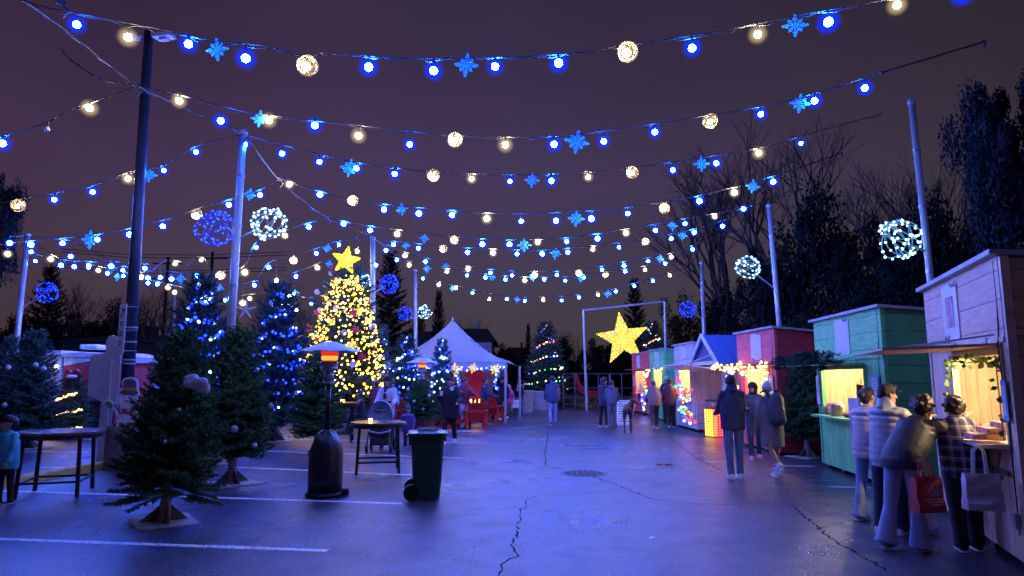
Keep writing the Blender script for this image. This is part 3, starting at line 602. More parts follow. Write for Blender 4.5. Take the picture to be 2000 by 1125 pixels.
# stars on trees
def led_star(label, c, Rr, rot, n, th, cat='star light', name='star_light', br=.03, tilt=0, m1=xy, m2=xw, parts=100):
    t = thing(name, label, cat, c, 0); t.rotation_euler = (0, rot, tilt); random.seed(n); o = star_outline(Rr, Rr * .42)
    k = MB(); k.prism([(x * .93, z * .93) for x, z in o], th * .8); k.build('star_body', mat('star_gold', (.6, .4, .05), .5, emit=(1, .55, .03), es=.55), t)
    k = MB()
    for i in range(10): a, b = o[i], o[(i + 1) % 10]; k.tube([(a[0], -th / 2, a[1]), (b[0], -th / 2, b[1])], .012, 4); k.tube([(a[0], th / 2, a[1]), (b[0], th / 2, b[1])], .012, 4)
    k.build('frame', m_galv, t); pts = []
    def inside(x, z):
        c_ = False; j = 9
        for i in range(10):
            xi_, zi = o[i]; xj, zj = o[j]
            if (zi > z) != (zj > z) and x < (xj - xi_) * (z - zi) / (zj - zi) + xi_: c_ = not c_
            j = i
        return c_
    while len(pts) < n:
        x, z = random.uniform(-Rr, Rr), random.uniform(-Rr, Rr)
        if inside(x, z): pts.append(V((x, -th / 2 - .01, z)))
    for i in range(10):
        for f in range(8): a, b = o[i], o[(i + 1) % 10]; pts.append(V((a[0] + (b[0] - a[0]) * f / 8, -th / 2, a[1] + (b[1] - a[1]) * f / 8)))
    rest = MB()
    for i, p in enumerate(pts):
        if i < parts: link('bulb', m1 if random.random() < .7 else m2, t, p, None, br * random.uniform(.8, 1.2))
        else: rest.cur = i % 3 == 0; rest.ico(p, br * random.uniform(.8, 1.2), 1)
    for p in pts[:n // 2]: rest.cur = 0; rest.ico((p.x, th / 2, p.z), br, 1)
    tag(rest.build('small_bulbs', [m1.materials[0], m2.materials[0]], t), kind='stuff'); return t
tp = t5.location
led_star('yellow lit star on top of the very large golden fir', P(676, 509, tp.y - .4), .49, R(8), 130, .12, tilt=R(14), br=.045, m1=xs, m2=xs2)
led_star('huge yellow lit star hanging in a pale frame', P(1216, 662, 34), 1.34, R(-7), 420, .22, br=.036, tilt=R(-6), m1=xs, m2=xs2)
# gantry for the star
Y = 34.3; a, b = P(1139, 606, Y), P(1298, 589, Y); fb = P(1143, 745, Y); t = thing('star_gantry', 'pale goal shaped steel gantry holding the huge yellow star', 'frame', (fb.x, Y, 0)); off = t.location
for p, q in ((a, P(1144, 748, Y)), (b, P(1301, 740, Y))):
    d = (q - p); f = q + d * (q.z / -d.z); k = MB(); k.tube([p - off, f - off], .065, 10); k.build('post', m_galv, t)
k = MB(); k.tube([a - off, b - off], .055, 8); k.build('crossbar', m_galv, t)
k = MB(); s = P(1214, 610, Y - .3); c = a.lerp(b, .48); k.tube([c - off, s - off], .012, 4); k.build('hanging_cable', m_wire, t)
# small toppers and ornaments
k = MB(); k.prism(star_outline(.11, .045), .03); sm_star = k.mesh('star', mat('silver_star', (.6, .55, .5), .3, .4))
def top(p, lab, s=1.0, col=None): tag(link('star_topper', sm_star, None, p, (0, .2, .3), s), lab, 'star ornament')
Yt = t6.location.y; top(P(52, 657, Yt), 'small white star topper on the far left fir', .9)
random.seed(3)
k = MB()   # slender five arm starfish ornament
for i in range(5):
    a = i * 2 * pi / 5; k.tube([(0, 0, 0), (sin(a) * .10, 0, cos(a) * .10), (sin(a) * .19, 0, cos(a) * .19)], [.022, .02, .006], 6)
tag(k.build('star_topper', mat('white_star', (.65, .65, .7), .5), None, loc=P(480, 606, 11.6)), 'pale five armed star ornament between two blue lit firs', 'star ornament')
m_bow = mat('white_bow', (.6, .6, .64), .7, bump=.3, bscale=12)
k = MB(); c0 = P(381, 750, t1.location.y - .35); random.seed(2)
for i, (x, z, r) in enumerate(((-.08, .05, .07), (-.03, .06, .07), (.03, .03, .06), (.09, .02, .07), (.12, -.03, .05), (.06, -.06, .05), (0, -.01, .06), (-.05, .0, .06), (.13, -.07, .05), (-.1, .0, .05))): k.ico((x, random.uniform(-.02, .02), z), r, 2, (1, .5, .85))
tag(link('fabric_bow', remesh(k, .012, 3), None, c0), 'crumpled white fabric bow high on the nearest fir', 'bow'); bpy.data.objects['fabric_bow'].data.materials.append(m_bow)
m_bau = mat('silver_bauble', (.55, .5, .55), .25, .4, .4, 30); k = MB(); k.ico((0, 0, 0), 1, 3); k.tube([(0, 0, .95), (0, 0, 1.25)], .18, 6); bau = k.mesh('bauble', m_bau, True)
def bauble(px, py, Y, r, lab, m=None, grp=None):
    o = link('bauble', bau, None, P(px, py, Y), (0, 0, px), r); tag(o, lab, 'bauble', grp); return o
y2 = t2.location.y; y6 = t6.location.y; g2 = 'silver baubles on the second dark fir'
for px, py, r, lab in ((458, 838, .055, 'silver bauble low in the middle of second dark fir'), (497, 870, .04, 'small silver bauble near lower edge of second fir'), (426, 727, .05, 'silver bauble high on the left of second fir'),
                  (502, 722, .035, 'silver bauble high on the right of second fir'), (453, 700, .045, 'silver bauble at the top of second dark fir'), (529, 793, .045, 'silver bauble on right edge of second dark fir')): bauble(px, py, y2 - .42 - (.1 if py > 800 else -.15), r, lab, grp=g2)
for px, py, lab in ((69, 713, 'white bauble high right on the far left fir'), (85, 720, 'white bauble at right edge of the far left fir'), (9, 791, 'white bauble low on the far left fir'), (16, 718, 'white bauble high left on the far left fir')): bauble(px, py, y6 - .75, .06, lab, grp='white baubles on the far left fir')
for px, py, r in ((250, 803, .02), (267, 807, .02), (322, 863, .02), (350, 800, .018), (300, 752, .02)): bauble(px, py, t1.location.y - .6, r, 'tiny pale bauble deep in the nearest fir', grp='tiny baubles in the nearest fir')
for px, py in ((797, 761), (809, 784), (826, 799), (780, 768), (838, 773)): bauble(px, py, pc.y - .4, .045, 'white bauble on the small potted fir', grp='white baubles on the potted fir')
# ornaments on the golden tree
m_red = mat('red_ornament', (.5, .01, .02), .4); m_yf = mat('yellow_flake', (.8, .6, .05), .4, emit=(1, .6, .02), es=1.0); m_pale = mat('pale_disc', (.6, .45, .45), .5)
yfl = flake_me.copy(); yfl.materials.clear(); yfl.materials.append(m_yf)
ox = lambda px: 667 + (px - 667) * .96
def fr_y(py, px):   # how far forward the golden tree's surface is there
    z = P(px, py, tp.y).z; x = P(px, py, tp.y).x - tp.x; r = 1.84 * max(.05, 1 - max(0, (z / 5.75 - .1) / .9)) ** .62; return tp.y - sqrt(max(.02, r * r - x * x))
for px, py in ((643, 628), (700, 606), (636, 580), (687, 675), (607, 699), (606, 660)):
    tag(link('snowflake_ornament', yfl, None, P(ox(px), py, fr_y(py, ox(px)) - .05), (0, .2, .1), .22), 'yellow glowing snowflake ornament on the large golden fir', 'ornament', 'yellow snowflakes on the golden fir')
k = MB()
for i in range(6): a = i * pi / 3; k.prism([(0, 0), (.07, .1), (0, .22), (-.07, .1)], .02, MX.Rotation(a, 4, 'Y') @ MX.Translation((0, .004 * i, 0)))
k.ico((0, -.02, 0), .04, 1); poin = k.mesh('red_flower', m_red)
for px, py in ((695, 644), (619, 660), (651, 525), (662, 541), (709, 697), (617, 612), (690, 612), (600, 640)): tag(link('red_flower', poin, None, P(ox(px), py, fr_y(py, ox(px)) - .05), (0, px, .2), .8), 'red flower ornament on the large golden fir', 'ornament', 'red flowers on the golden fir')
k = MB(); k.lathe([(0, -.02), (1, -.02), (1.03, 0), (1, .02), (0, .02)], 20); k.v = [(x, z, y) for x, y, z in k.v]; disc = k.mesh('disc', m_pale)
for px, py in ((656, 601), (624, 605), (584, 660), (618, 570), (635, 556), (646, 533), (672, 650), (730, 640), (690, 712)): tag(link('disc_ornament', disc, None, P(ox(px), py, fr_y(py, ox(px)) - .05), (0, 0, .2), .105), 'pale round disc ornament on the large golden fir', 'ornament', 'pale discs on the golden fir')
# ---------------------------------------------------------------- background trees
print('background')
def bare(seed, H, spread, depth=6, lean=0):
    random.seed(seed); k = MB()
    def br(p, d, L_, r, n):
        pts = [p]; rs = [r]
        for i in range(3):
            d = (d + V((random.gauss(0, .10), random.gauss(0, .10), .04))).normalized(); p = p + d * L_ / 3; pts.append(p); rs.append(r * (1 - .13 * (i + 1)))
        k.tube(pts, rs, 5 if n > 3 else 3, False)
        if n == 0: return
        for c in range(3 if n > 1 else 3):
            ax = V((random.gauss(0, 1), random.gauss(0, 1), random.gauss(0, .4))).normalized(); nd = (MX.Rotation(random.uniform(.3, .75) * spread, 3, ax) @ d + V((0, 0, .12))).normalized()
            br(pts[-1] if c < 2 else pts[2], nd, L_ * random.uniform(.62, .86), r * random.uniform(.5, .66), n - 1)
    br(V((0, 0, 0)), V((lean, 0, 1)).normalized(), H * .27, H * .018, depth); return k.mesh('branches', m_bare)
BA = [bare(4, 10, 1.0), bare(9, 10, .85), bare(15, 10, 1.15)]
def baretree(label, px, ytop, Y, i, ybase=None, sx=1.0, rz=0):
    z = P(px, ytop, Y).z; x = P(px, 740, Y).x; s = z / 10.5
    t = thing('bare_tree', label, 'bare tree', (x, Y, 0), rz, 'leafless trees round the square'); link('branches', BA[i], t, None, None, (s * sx, s * sx, s)); k = MB(); k.tube([(0, 0, 0), (0, 0, 2.6 * s)], [.27 * s, .2 * s], 8); k.build('trunk', m_bark, t, True)
def leafy(seed, n=70, m=m_dkl, ls=.07, per=150, flat=1.0):
    random.seed(seed); k = MB()
    for i in range(n):
        d = V((random.gauss(0, 1), random.gauss(0, 1), random.gauss(0, 1))).normalized() * random.uniform(.35, .92); d.z *= flat; cr_ = random.uniform(.13, .3)
        for j in range(per):
            e = V((random.gauss(0, 1), random.gauss(0, 1), random.gauss(0, 1))).normalized() * cr_ * random.uniform(.5, 1.1); p = d + e
            u = V((random.gauss(0, 1), random.gauss(0, 1), random.gauss(0, 1))).normalized(); w_ = u.cross(e).normalized() * ls * .28; u = u * ls * .5
            k.add([p - u, p + w_, p + u, p - w_], [(0, 1, 2, 3)])
    return k.mesh('crown', m)
LA = [leafy(1), leafy(2, 70), leafy(3, 55, m_oli)]; m_bluel = leafmat('blue_pine', (.022, .034, .040), .4, 2)
LP = leafy(8, 60, m_bluel, .07, 330)
def bush(label, px, ytop, Y, wpx, i, name='evergreen_tree', me=None, cat='evergreen tree', grp='dark evergreens round the square', low=0.0):
    zt = P(px, ytop, Y).z; w_ = wpx / F * Y; h = (zt - low) / 2
    t = thing(name, label, cat, (P(px, 740, Y).x, Y, 0), px % 6, grp); link('crown', me or LA[i], t, (0, 0, low + h), None, (w_, w_, h)); k = MB(); k.tube([(0, 0, 0), (0, 0, h * 1.1 + low)], [w_ * .08, w_ * .03], 7); k.build('trunk', m_bark, t)
def spruce(label, px, ytop, Y, wpx):
    z = P(px, ytop, Y).z; w_ = wpx / F * Y; t = thing('spruce_tree', label, 'spruce tree', (P(px, 740, Y).x, Y, 0), px % 6, 'dark spruces beyond the square')
    link('crown', CD, t, None, None, (w_ / 2.1, w_ / 2.1, z / 10)); link('trunk', TRd, t, None, None, (1, 1, z / 10.3))
baretree('tall bare tree rising right of the aisle behind stalls', 1535, 120, 32, 0, sx=.95)
baretree('bare tree with spreading crown behind right pale poles', 1700, 235, 30, 2, rz=1)
baretree('bare tree left of the tall right bare tree', 1440, 250, 38, 1, rz=2)
baretree('bare tree beside the far right blue pine', 1850, 255, 26, 1, rz=4)
baretree('small bare tree behind the marquee peak', 905, 602, 52, 1, rz=1)
baretree('faint bare tree beside the star gantry post', 1122, 640, 60, 0, rz=3)
baretree('bare tree beyond the dark lamp pole', 265, 520, 42, 2, rz=2)
baretree('bare tree between dark pole and blue lit fir', 310, 500, 45, 0, rz=5)
baretree('bare tree far behind the left blue lit firs', 555, 515, 48, 1, rz=3)
baretree('bare tree just left of the golden fir', 610, 540, 52, 2, rz=0)
baretree('bare tree beyond the far left light pole', 150, 525, 46, 1, rz=4)
spruce('dark spruce behind the star gantry', 1243, 545, 48, 40); spruce('dark spruce behind pole right of golden fir', 757, 492, 42, 60)
spruce('small spruce left of the marquee peak', 855, 568, 50, 26); spruce('distant narrow spruce right of the houses', 1032, 633, 62, 14); spruce('dark spruce behind far left light pole', 80, 520, 40, 60)
spruce('dark spruce left of the small marquee spruce', 820, 600, 56, 22)
bush('big dark evergreen behind the green stall', 1610, 375, 24, 125, 0); bush('dark evergreen right of the big one behind green stall', 1745, 400, 22, 120, 1); bush('dark evergreen behind beige stall at right', 1890, 380, 18, 130, 0)
bush('dark evergreen over the red stall roof', 1500, 470, 28, 85, 1); bush('dark evergreen above the blue roofed booth', 1415, 545, 38, 60, 0); bush('olive tinted evergreen near the star gantry', 1335, 560, 44, 62, 2)
bush('low dark evergreen between two pale right poles', 1660, 560, 17, 130, 0); bush('dark evergreen beside the beige stall wall', 1960, 430, 20, 110, 1); bush('low dark evergreen behind the white stall', 1440, 600, 26, 75, 1)
bush('blue tinted pine at the right picture edge', 2000, 120, 13, 92, 0, 'pine_tree', LP, 'pine tree', None, low=3.4); bush('dark tree crown at the left picture edge', -30, 325, 20, 42, 1, low=4)
for i, (px, yt, w_) in enumerate(((10, 610, 90), (150, 600, 80), (235, 590, 60), (300, 640, 60), (450, 620, 70), (560, 640, 70), (700, 640, 60), (985, 665, 40), (1090, 655, 50), (1170, 655, 55), (1215, 650, 40), (930, 670, 30), (790, 640, 40))):
    bush(('dark evergreen behind the far left fir', 'dark round bush left of the dark lamp pole', 'dark bush right behind the dark lamp pole', 'dark bush behind the blue lit left fir', 'dark bush between the two blue lit firs', 'dark bush behind the second blue lit fir', 'dark bush behind the golden fir', 'low dark bush beyond the far houses', 'low dark bush behind the multicoloured round fir', 'low dark bush left of the huge star', 'low dark bush below the huge star', 'dark bush beside the far house wall', 'dark bush behind the blue lit fir group')[i], px, yt, 44 + i % 3 * 3, w_, i % 2, 'evergreen_bush', None, 'bush', 'dark bushes round the square')
random.seed(77); k = MB()
for i in range(9000):
    x = random.uniform(-110, 110); y = 95 + random.gauss(0, 2); hh = 3.6 + 1.2 * noise.noise(V((x * .12, 0, 0))) + .8 * noise.noise(V((x * .5, 3, 0))); z = hh * random.random() ** .6; s = .45
    u = V((random.gauss(0, 1), random.gauss(0, 1), random.gauss(0, 1))).normalized() * s; v_ = V((random.gauss(0, 1), random.gauss(0, 1), random.gauss(0, 1))).normalized() * s; k.add([V((x, y, z)) - u, V((x, y, z)) + v_, V((x, y, z)) + u, V((x, y, z)) - v_], [(0, 1, 2, 3)])
tag(k.build('treeline', m_dkl), kind='stuff')
# ---------------------------------------------------------------- market stalls
print('stalls')
m_int = planks('warm_interior_boards', (.62, .50, .34), .12, 'Y', .08, .6)
m_shelf = mat('shelf_wood', (.35, .24, .14), .6, bump=.3, bscale=20, aniso=(1, .15, 1))
m_roofe = mat('roof_edge', (.35, .33, .36), .5); m_poster = mat('poster_white', (.62, .62, .66), .5, var=.04); m_leafp = mat('poster_leaf', (.12, .22, .14), .6); m_pblue = mat('poster_blue', (.12, .42, .6), .5); m_pred = mat('poster_red', (.6, .12, .1), .5)
m_lamp = emis('lamp_warm', (1, .74, .42), 800); m_strut = mat('strut_grey', (.45, .47, .5), .35, .5)
def stall(label, near, far, H, Hb, D, win, zw, m_wall, m_side, m_trim, band=1.95, flap=.75, flap_m=None, lamp=1.0, poster=(.35, .75), blocks=True, lampm=None):
    """near/far: ground corners of the serving front, near one first; win=(y0,y1) opening along the front; zw=(z0,z1)"""
    n = V((near[0], near[1], 0)); f = V((far[0], far[1], 0)); W = (f - n).length; rz = atan2(-(f - n).x, (f - n).y)
    t = thing('market_stall', label, 'stall', n, rz); y0, y1 = win; z0, z1 = zw; th = .04; b0 = .07
    k = MB(); k.b2((0, 0, b0), (th, y0, band)); k.b2((0, y1, b0), (th, W, band)); k.b2((0, y0, b0), (th, y1, z0)); k.b2((0, y0, z1), (th, y1, band)); k.build('front_wall', m_wall, t)
    for y in (0, W - th):
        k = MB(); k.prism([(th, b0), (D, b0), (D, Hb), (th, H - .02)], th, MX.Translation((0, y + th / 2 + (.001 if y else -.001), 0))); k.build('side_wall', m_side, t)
    k = MB(); k.b2((D - th, th + .003, b0), (D - .004, W - th - .003, Hb - .03)); k.build('back_wall', m_side, t)
    k = MB(); k.b2((-.02, -.012, band), (th, W + .012, H)); k.build('sign_board', m_trim[0], t)
    k = MB()  # frame trim
    k.b2((-.035, -.02, band - .035), (-.001, W + .02, band + .01)); k.b2((-.014, -.015, b0), (-.001, .06, band - .036)); k.b2((-.014, W - .06, b0), (-.001, W + .015, band - .036)); k.build('trim', m_trim[1], t)
    k = MB(); a = atan2(Hb - H, D); k.prism([(-.09, H + .005), (D + .08, Hb + .005 + (Hb - H) / D * .08), (D + .08, Hb + .05 + (Hb - H) / D * .08), (-.09, H + .05)], W + .16, MX.Translation((0, W / 2, 0))); k.build('roof', m_roofe, t)
    k = MB()
    for a_, b_ in (((-.022, y0 - .06, z0 - .06), (-.002, y0, z1 + .06)), ((-.022, y1, z0 - .06), (-.002, y1 + .06, z1 + .06)), ((-.022, y0, z1), (-.002, y1, z1 + .06))): k.b2(a_, b_)
    k.build('window_frame', m_trim[1], t)
    k = MB(); k.b2((-.24, y0 - .05, z0 - .035), (.30, y1 + .05, z0)); k.build('counter', m_trim[2], t)
    k = MB(); k.b2((th + .004, th + .004, b0), (D - th - .004, W - th - .004, b0 + .04)); k.build('floor', m_shelf, t)
    k = MB(); k.b2((D * .62, th + .006, .12), (D * .62 + .02, W - th - .006, Hb - .1)); k.b2((th + .01, th + .006, .12), (D * .62, th + .02, Hb - .1)); k.b2((th + .01, W - th - .02, .12), (D * .62, W - th - .006, Hb - .1)); k.b2((th + .01, th + .022, band + .1), (D * .62, W - th - .022, band + .12)); k.build('lining', m_int, t)
    k = MB(); k.b2((D * .62 - .22, .3, 1.25), (D * .62 - .002, W - .3, 1.28)); k.b2((D * .62 - .22, .3, 1.62), (D * .62 - .002, W - .3, 1.65)); k.build('shelf', m_shelf, t)
    if lamp:
        k = MB(); k.ico((0, 0, 0), .05 * sqrt(lamp), 2); l = k.build('lamp', lampm or m_lamp, t, True, ((.42, (y0 + y1) / 2, band - .10))); k = MB(); k.tube([(0, 0, .04), (0, 0, .19)], .012, 6); k.build('lamp_cord', m_black, l)
    if flap:
        k = MB(); fx = -flap * .985; k.prism([(0, z1 + .075), (fx, z1 + .075 - flap * .03), (fx, z1 + .095 - flap * .03), (0, z1 + .10)], y1 - y0 + .14, MX.Translation((-.026, (y0 + y1) / 2, 0))); k.build('hinged_shutter', flap_m or m_wall, t)
        for y in (y0 + .05, y1 - .05):
            k = MB(); k.tube([(-.03, y, min(band + .04, z1 + .22)), (fx * .85, y, z1 + .09 - flap * .02)], .009, 6); k.build('strut', m_strut, t)
        for y in (y0 + .25, y1 - .25): k = MB(); k.b2((-.05, y - .02, z1 + .09), (-.023, y + .02, z1 + .16)); k.tube([(-.04, y - .03, z1 + .10), (-.04, y + .03, z1 + .10)], .01, 6); k.build('hinge', m_strut, t)
    k = MB(); k.tube([(-.018, .10, H - .03), (-.02, .095, band + .3), (-.03, .10, band + .02), (-.045, .10, band - .05), (-.02, .10, 1.2), (-.02, .09, .3)], .006, 5); k.build('power_cable', m_black, t); k = MB(); k.box((-.03, .10, .42), (.05, .09, .13)); k.build('socket_box', m_strut, t)
    if poster:
        yc = W * poster[0]; s = poster[1]; zc = (band + H) / 2; k = MB(); rg = random.Random(int(W * 1000)); n_ = 28; out = []
        for i in range(n_):
            a = 2 * pi * i / n_; ex = .75 / max(abs(cos(a)), abs(sin(a)) * .75 / 1.0) ; x = max(-.48, min(.48, cos(a) * .7)) * s; z = max(-.5, min(.5, sin(a) * .72)) * s; out.append((x * rg.uniform(.95, 1.03), z * rg.uniform(.96, 1.02)))
        T = MX.Translation((-.028, yc, zc)) @ MX.Rotation(pi / 2, 4, 'Z'); k.prism(out, .012, T); p = k.build('poster', m_poster, t)
        k = MB()
        for sx, sz in ((-1, 1), (1, -1)):
            for j in range(9):
                x = sx * (.42 * s - .05 * s * j * .7); z = sz * (.46 * s + rg.uniform(-.02, .02)); a = rg.uniform(0, 3); l = .05 * s; k.prism([(x - l * cos(a), z - l * sin(a)), (x + l * .3 * sin(a), z - l * .3 * cos(a)), (x + l * cos(a), z + l * sin(a)), (x - l * .3 * sin(a), z + l * .3 * cos(a))], .004, T @ MX.Translation((0, .009 + .0004 * j, 0)))
        k.build('leaf_print', m_leafp, p)
    if blocks:
        k = MB()
        for y in (.15, W * .36, W * .68, W - .2): k.b2((.01, y - .07, 0), (.2, y + .07, b0 - .002))
        k.build('footing_block', m_black, t)
    return t, rz, W
def loc_on(t, p):  # local point of a stall to world
    return MX.Translation(t.location) @ MX.Rotation(t.rotation_euler.z, 4, 'Z') @ V(p)
def notice(t, y, z, w_, h, m1_, lab, marks=True):
    p = loc_on(t, (-.045, y, z)); s = thing('notice', lab, 'notice', p, t.rotation_euler.z + pi / 2); k = MB(); k.prism([(-w_ / 2, -h / 2), (w_ / 2, -h / 2), (w_ / 2, h / 2), (-w_ / 2, h / 2)], .006); k.build('sheet', m1_, s)
    k = MB(); k.prism([(-w_ * .32, -h * .36), (w_ * .32, -h * .36), (w_ * .32, h * .36), (-w_ * .32, h * .36)], .003, MX.Translation((0, .005, 0))); a = k.build('inner_panel', m_poster, s)
    if marks:
        k = MB()
        for i in range(5): q = h * (.24 - .1 * i); k.prism([(-w_ * .22, q), (w_ * (.22 - .05 * (i % 3)), q), (w_ * (.22 - .05 * (i % 3)), q + h * .045), (-w_ * .22, q + h * .045)], .002, MX.Translation((0, .0075, 0)))
        k.build('print', mat('print_grey', (.25, .2, .22), .6), s)
m_beige = planks('beige_boards', (.66, .46, .33), .15, 'Y', .06); m_beigeh = planks('beige_lap_boards', (.66, .46, .33), .26, 'Z', .06); m_beiget = mat('beige_trim', (.62, .48, .35), .5, bump=.2)
m_green = planks('green_boards', (.17, .66, .22), .15, 'Y', .08); m_greenh = planks('green_lap_boards', (.18, .68, .24), .26, 'Z', .06); m_greens = planks('green_shade_boards', (.10, .44, .15), .26, 'Z', .1); m_greent = mat('green_trim', (.12, .46, .20), .5, bump=.2)  # side green is darker: shade of the unlit end wall put into its colour
m_redb = planks('red_boards', (.78, .11, .12), .15, 'Y', .06); m_redh = planks('red_lap_boards', (.80, .13, .15), .26, 'Z', .06); m_reds = planks('deep_red_and_shade_boards', (.52, .04, .06), .26, 'Z', .1); m_redt = mat('red_trim', (.6, .08, .1), .5, bump=.2)  # side red darkened likewise with end wall shade; also the left booth's deep red
m_whiteb = planks('white_boards', (.58, .54, .52), .15, 'Y', .05); m_whiteh = planks('white_lap_boards', (.58, .54, .52), .26, 'Z', .05); m_whitet = mat('white_trim', (.6, .58, .58), .5)
s1, r1, W1 = stall('beige wooden stall nearest at right with lit window', (4.37, 5.84), (5.3, 8.4), 2.74, 2.5, 2.3, (.17, 1.72), (1.06, 1.86), m_beige, m_beigeh, (m_beigeh, m_beiget, m_beiget), 2.0, .95, m_beige, 2.2, (.57, .62))
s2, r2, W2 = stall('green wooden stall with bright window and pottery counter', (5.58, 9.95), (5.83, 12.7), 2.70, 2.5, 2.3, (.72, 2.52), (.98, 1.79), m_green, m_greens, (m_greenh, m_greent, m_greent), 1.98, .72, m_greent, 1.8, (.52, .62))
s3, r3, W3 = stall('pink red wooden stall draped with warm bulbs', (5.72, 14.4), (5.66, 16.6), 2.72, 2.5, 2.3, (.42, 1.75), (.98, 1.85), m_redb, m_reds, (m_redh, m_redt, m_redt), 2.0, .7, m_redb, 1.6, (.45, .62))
s5, r5, W5 = stall('white wooden stall beside multicoloured light strand', (5.68, 20.6), (5.62, 22.9), 2.72, 2.5, 2.2, (.5, 1.8), (1.0, 1.9), m_whiteb, m_whiteh, (m_whiteh, m_whitet, m_whitet), 2.0, .5, m_whiteb, 1.6, (.5, .62))
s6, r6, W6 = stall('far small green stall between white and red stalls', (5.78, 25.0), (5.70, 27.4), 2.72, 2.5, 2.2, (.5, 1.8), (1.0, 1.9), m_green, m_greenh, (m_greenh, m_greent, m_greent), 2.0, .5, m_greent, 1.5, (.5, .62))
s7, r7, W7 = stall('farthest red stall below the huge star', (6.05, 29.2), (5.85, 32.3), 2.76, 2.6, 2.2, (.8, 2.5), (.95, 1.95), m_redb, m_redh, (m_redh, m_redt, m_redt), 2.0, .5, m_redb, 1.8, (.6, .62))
k = MB(); k.prism([(-.14, -.17), (.14, -.17), (.14, .17), (-.14, .17)], .004, MX.Translation((-.037, W1 * .57, (2.0 + 2.74) / 2)) @ MX.Rotation(pi / 2, 4, 'Z')); k.build('poster_picture', mat('faded_picture', (.42, .25, .26), .6, 0, .4, 9), s1)
# bounding board strips on the beige stall's end wall and corner post
k = MB(); k.b2((-.016, -.075, .07), (.05, -.022, 2.72)); k.b2((.06, -.05, 2.02), (2.3, -.024, 2.07)); k.build('corner_board', m_beiget, s1)
# adjoining cabin at the picture's right edge
c0 = V((4.42, 5.15, 0)); t = thing('side_cabin', 'dark boarded cabin beyond the beige stall at right edge', 'cabin', loc_on(s1, (.75, -.22, 0)), r1)
k = MB(); k.b2((0, -1.9, .05), (2.0, -.02, 2.15)); k.build('wall', planks('brown_boards', (.16, .12, .11), .24, 'Z'), t); k = MB(); k.b2((-.12, -2.0, 2.153), (2.1, .06, 2.21)); k.build('roof', m_roofe, t)
notice(s1, .055, 1.45, .13, .36, m_pblue, 'light blue notice beside the beige stall window', False)
notice(s2, .28, 1.52, .26, .36, m_pblue, 'light blue notice near corner of green stall', True)
notice(s2, 2.66, 1.42, .15, .52, m_poster, 'white notice at far end of green stall', True)
notice(s3, .2, 1.45, .2, .5, m_pblue, 'pale blue notice beside the red stall window', True)
notice(s7, 2.72, 1.5, .3, .5, m_poster, 'white notice at the far end of farthest red stall', True)
# ---- booth with blue metal gable roof
m_bmetal = mat('blue_roof_metal', (.03, .07, .30), .45, .1, .1, 3); m_boothd = mat('booth_dark', (.02, .02, .03), .6); m_pinkb = mat('booth_pink_panel', (.6, .12, .3), .5)
t = thing('market_booth', 'white booth with blue metal gable roof and open door', 'booth', (5.75, 17.6, 0)); W4 = 2.4; D4 = 2.6; s4 = t
k = MB(); k.b2((.15, 0, 0), (D4, .05, 2.05)); k.b2((.15, W4 - .05, 0), (D4, W4, 2.05)); k.b2((D4 - .05, .052, 0), (D4, W4 - .052, 2.05)); k.build('wall', m_whiteb, t)
k = MB(); k.b2((.15, .06, 0), (.2, W4 - .06, .95)); k.build('front_panel', m_whiteb, t)
k = MB(); k.b2((.0, .0, .96), (.4, W4, 1.0)); k.build('counter', m_boothd, t)
k = MB()
for s in (0, 1):
    e = -.18 if s == 0 else W4 + .18; z = 2.02; k.add([(-.35, e, z), (D4 + .1, e, z), (D4 + .1, W4 / 2, 2.85), (-.35, W4 / 2, 2.85), (-.35, e, z - .05), (D4 + .1, e, z - .05), (D4 + .1, W4 / 2, 2.8), (-.35, W4 / 2, 2.8)], [(0, 1, 2, 3), (4, 7, 6, 5), (0, 3, 7, 4), (1, 5, 6, 2), (0, 4, 5, 1), (3, 2, 6, 7)])
    for i in range(8): x = -.3 + i * .42; k.bar((x, e, z + .012), (x, W4 / 2 + (.0), 2.862), .03, .03)
k.build('roof', m_bmetal, t)
k = MB(); k.bar((-.37, -.2, 2.0), (-.37, W4 / 2, 2.84), .04, .12); k.bar((-.37, W4 + .2, 2.0), (-.37, W4 / 2, 2.84), .04, .12); k.b2((-.33, -.05, 2.0), (-.27, W4 + .05, 2.1)); k.build('gable_trim', m_whitet, t)
k = MB(); k.prism([(0, 2.1), (W4, 2.1), (W4 / 2, 2.78)], .03, MX.Translation((-.25, 0, 0)) @ MX.Rotation(pi / 2, 4, 'Z')); k.build('gable_panel', mat('gable_blue', (.06, .08, .2), .5), t)
k = MB(); k.prism([(-.30, 1.86), (-1.25, 1.98), (-1.25, 2.01), (-.30, 1.9)], W4 * .9, MX.Translation((0, W4 / 2, 0))); k.build('hinged_shutter', m_whitet, t)
for y in (.2, W4 - .2): k = MB(); k.tube([(-.3, y, 2.3), (-1.1, y, 2.0)], .014, 6); k.build('strut', m_strut, t)
k = MB(); k.b2((.9, .06, .1), (.93, W4 - .06, 2.0)); k.build('interior_panel', m_pinkb, t)
k = MB(); k.box((0, 0, 0), (.05, .05, .75)); k.build('tube_lamp', emis('tube_lamp', (1, .5, .45), 9), t, loc=(.55, W4 * .62, 1.5))
k = MB(); k.b2((-.42, W4 - .04, .95), (.14, W4, 1.9)); k.build('open_door', m_whiteb, t)
m_c = mat('crate_white', (.5, .5, .55), .5)
notice(t, .5, .6, .45, .6, m_poster, 'white menu sheet below the blue roofed booth counter'); notice(t, .3, 1.55, .4, .55, m_poster, 'white menu sheet beside the blue roofed booth opening')
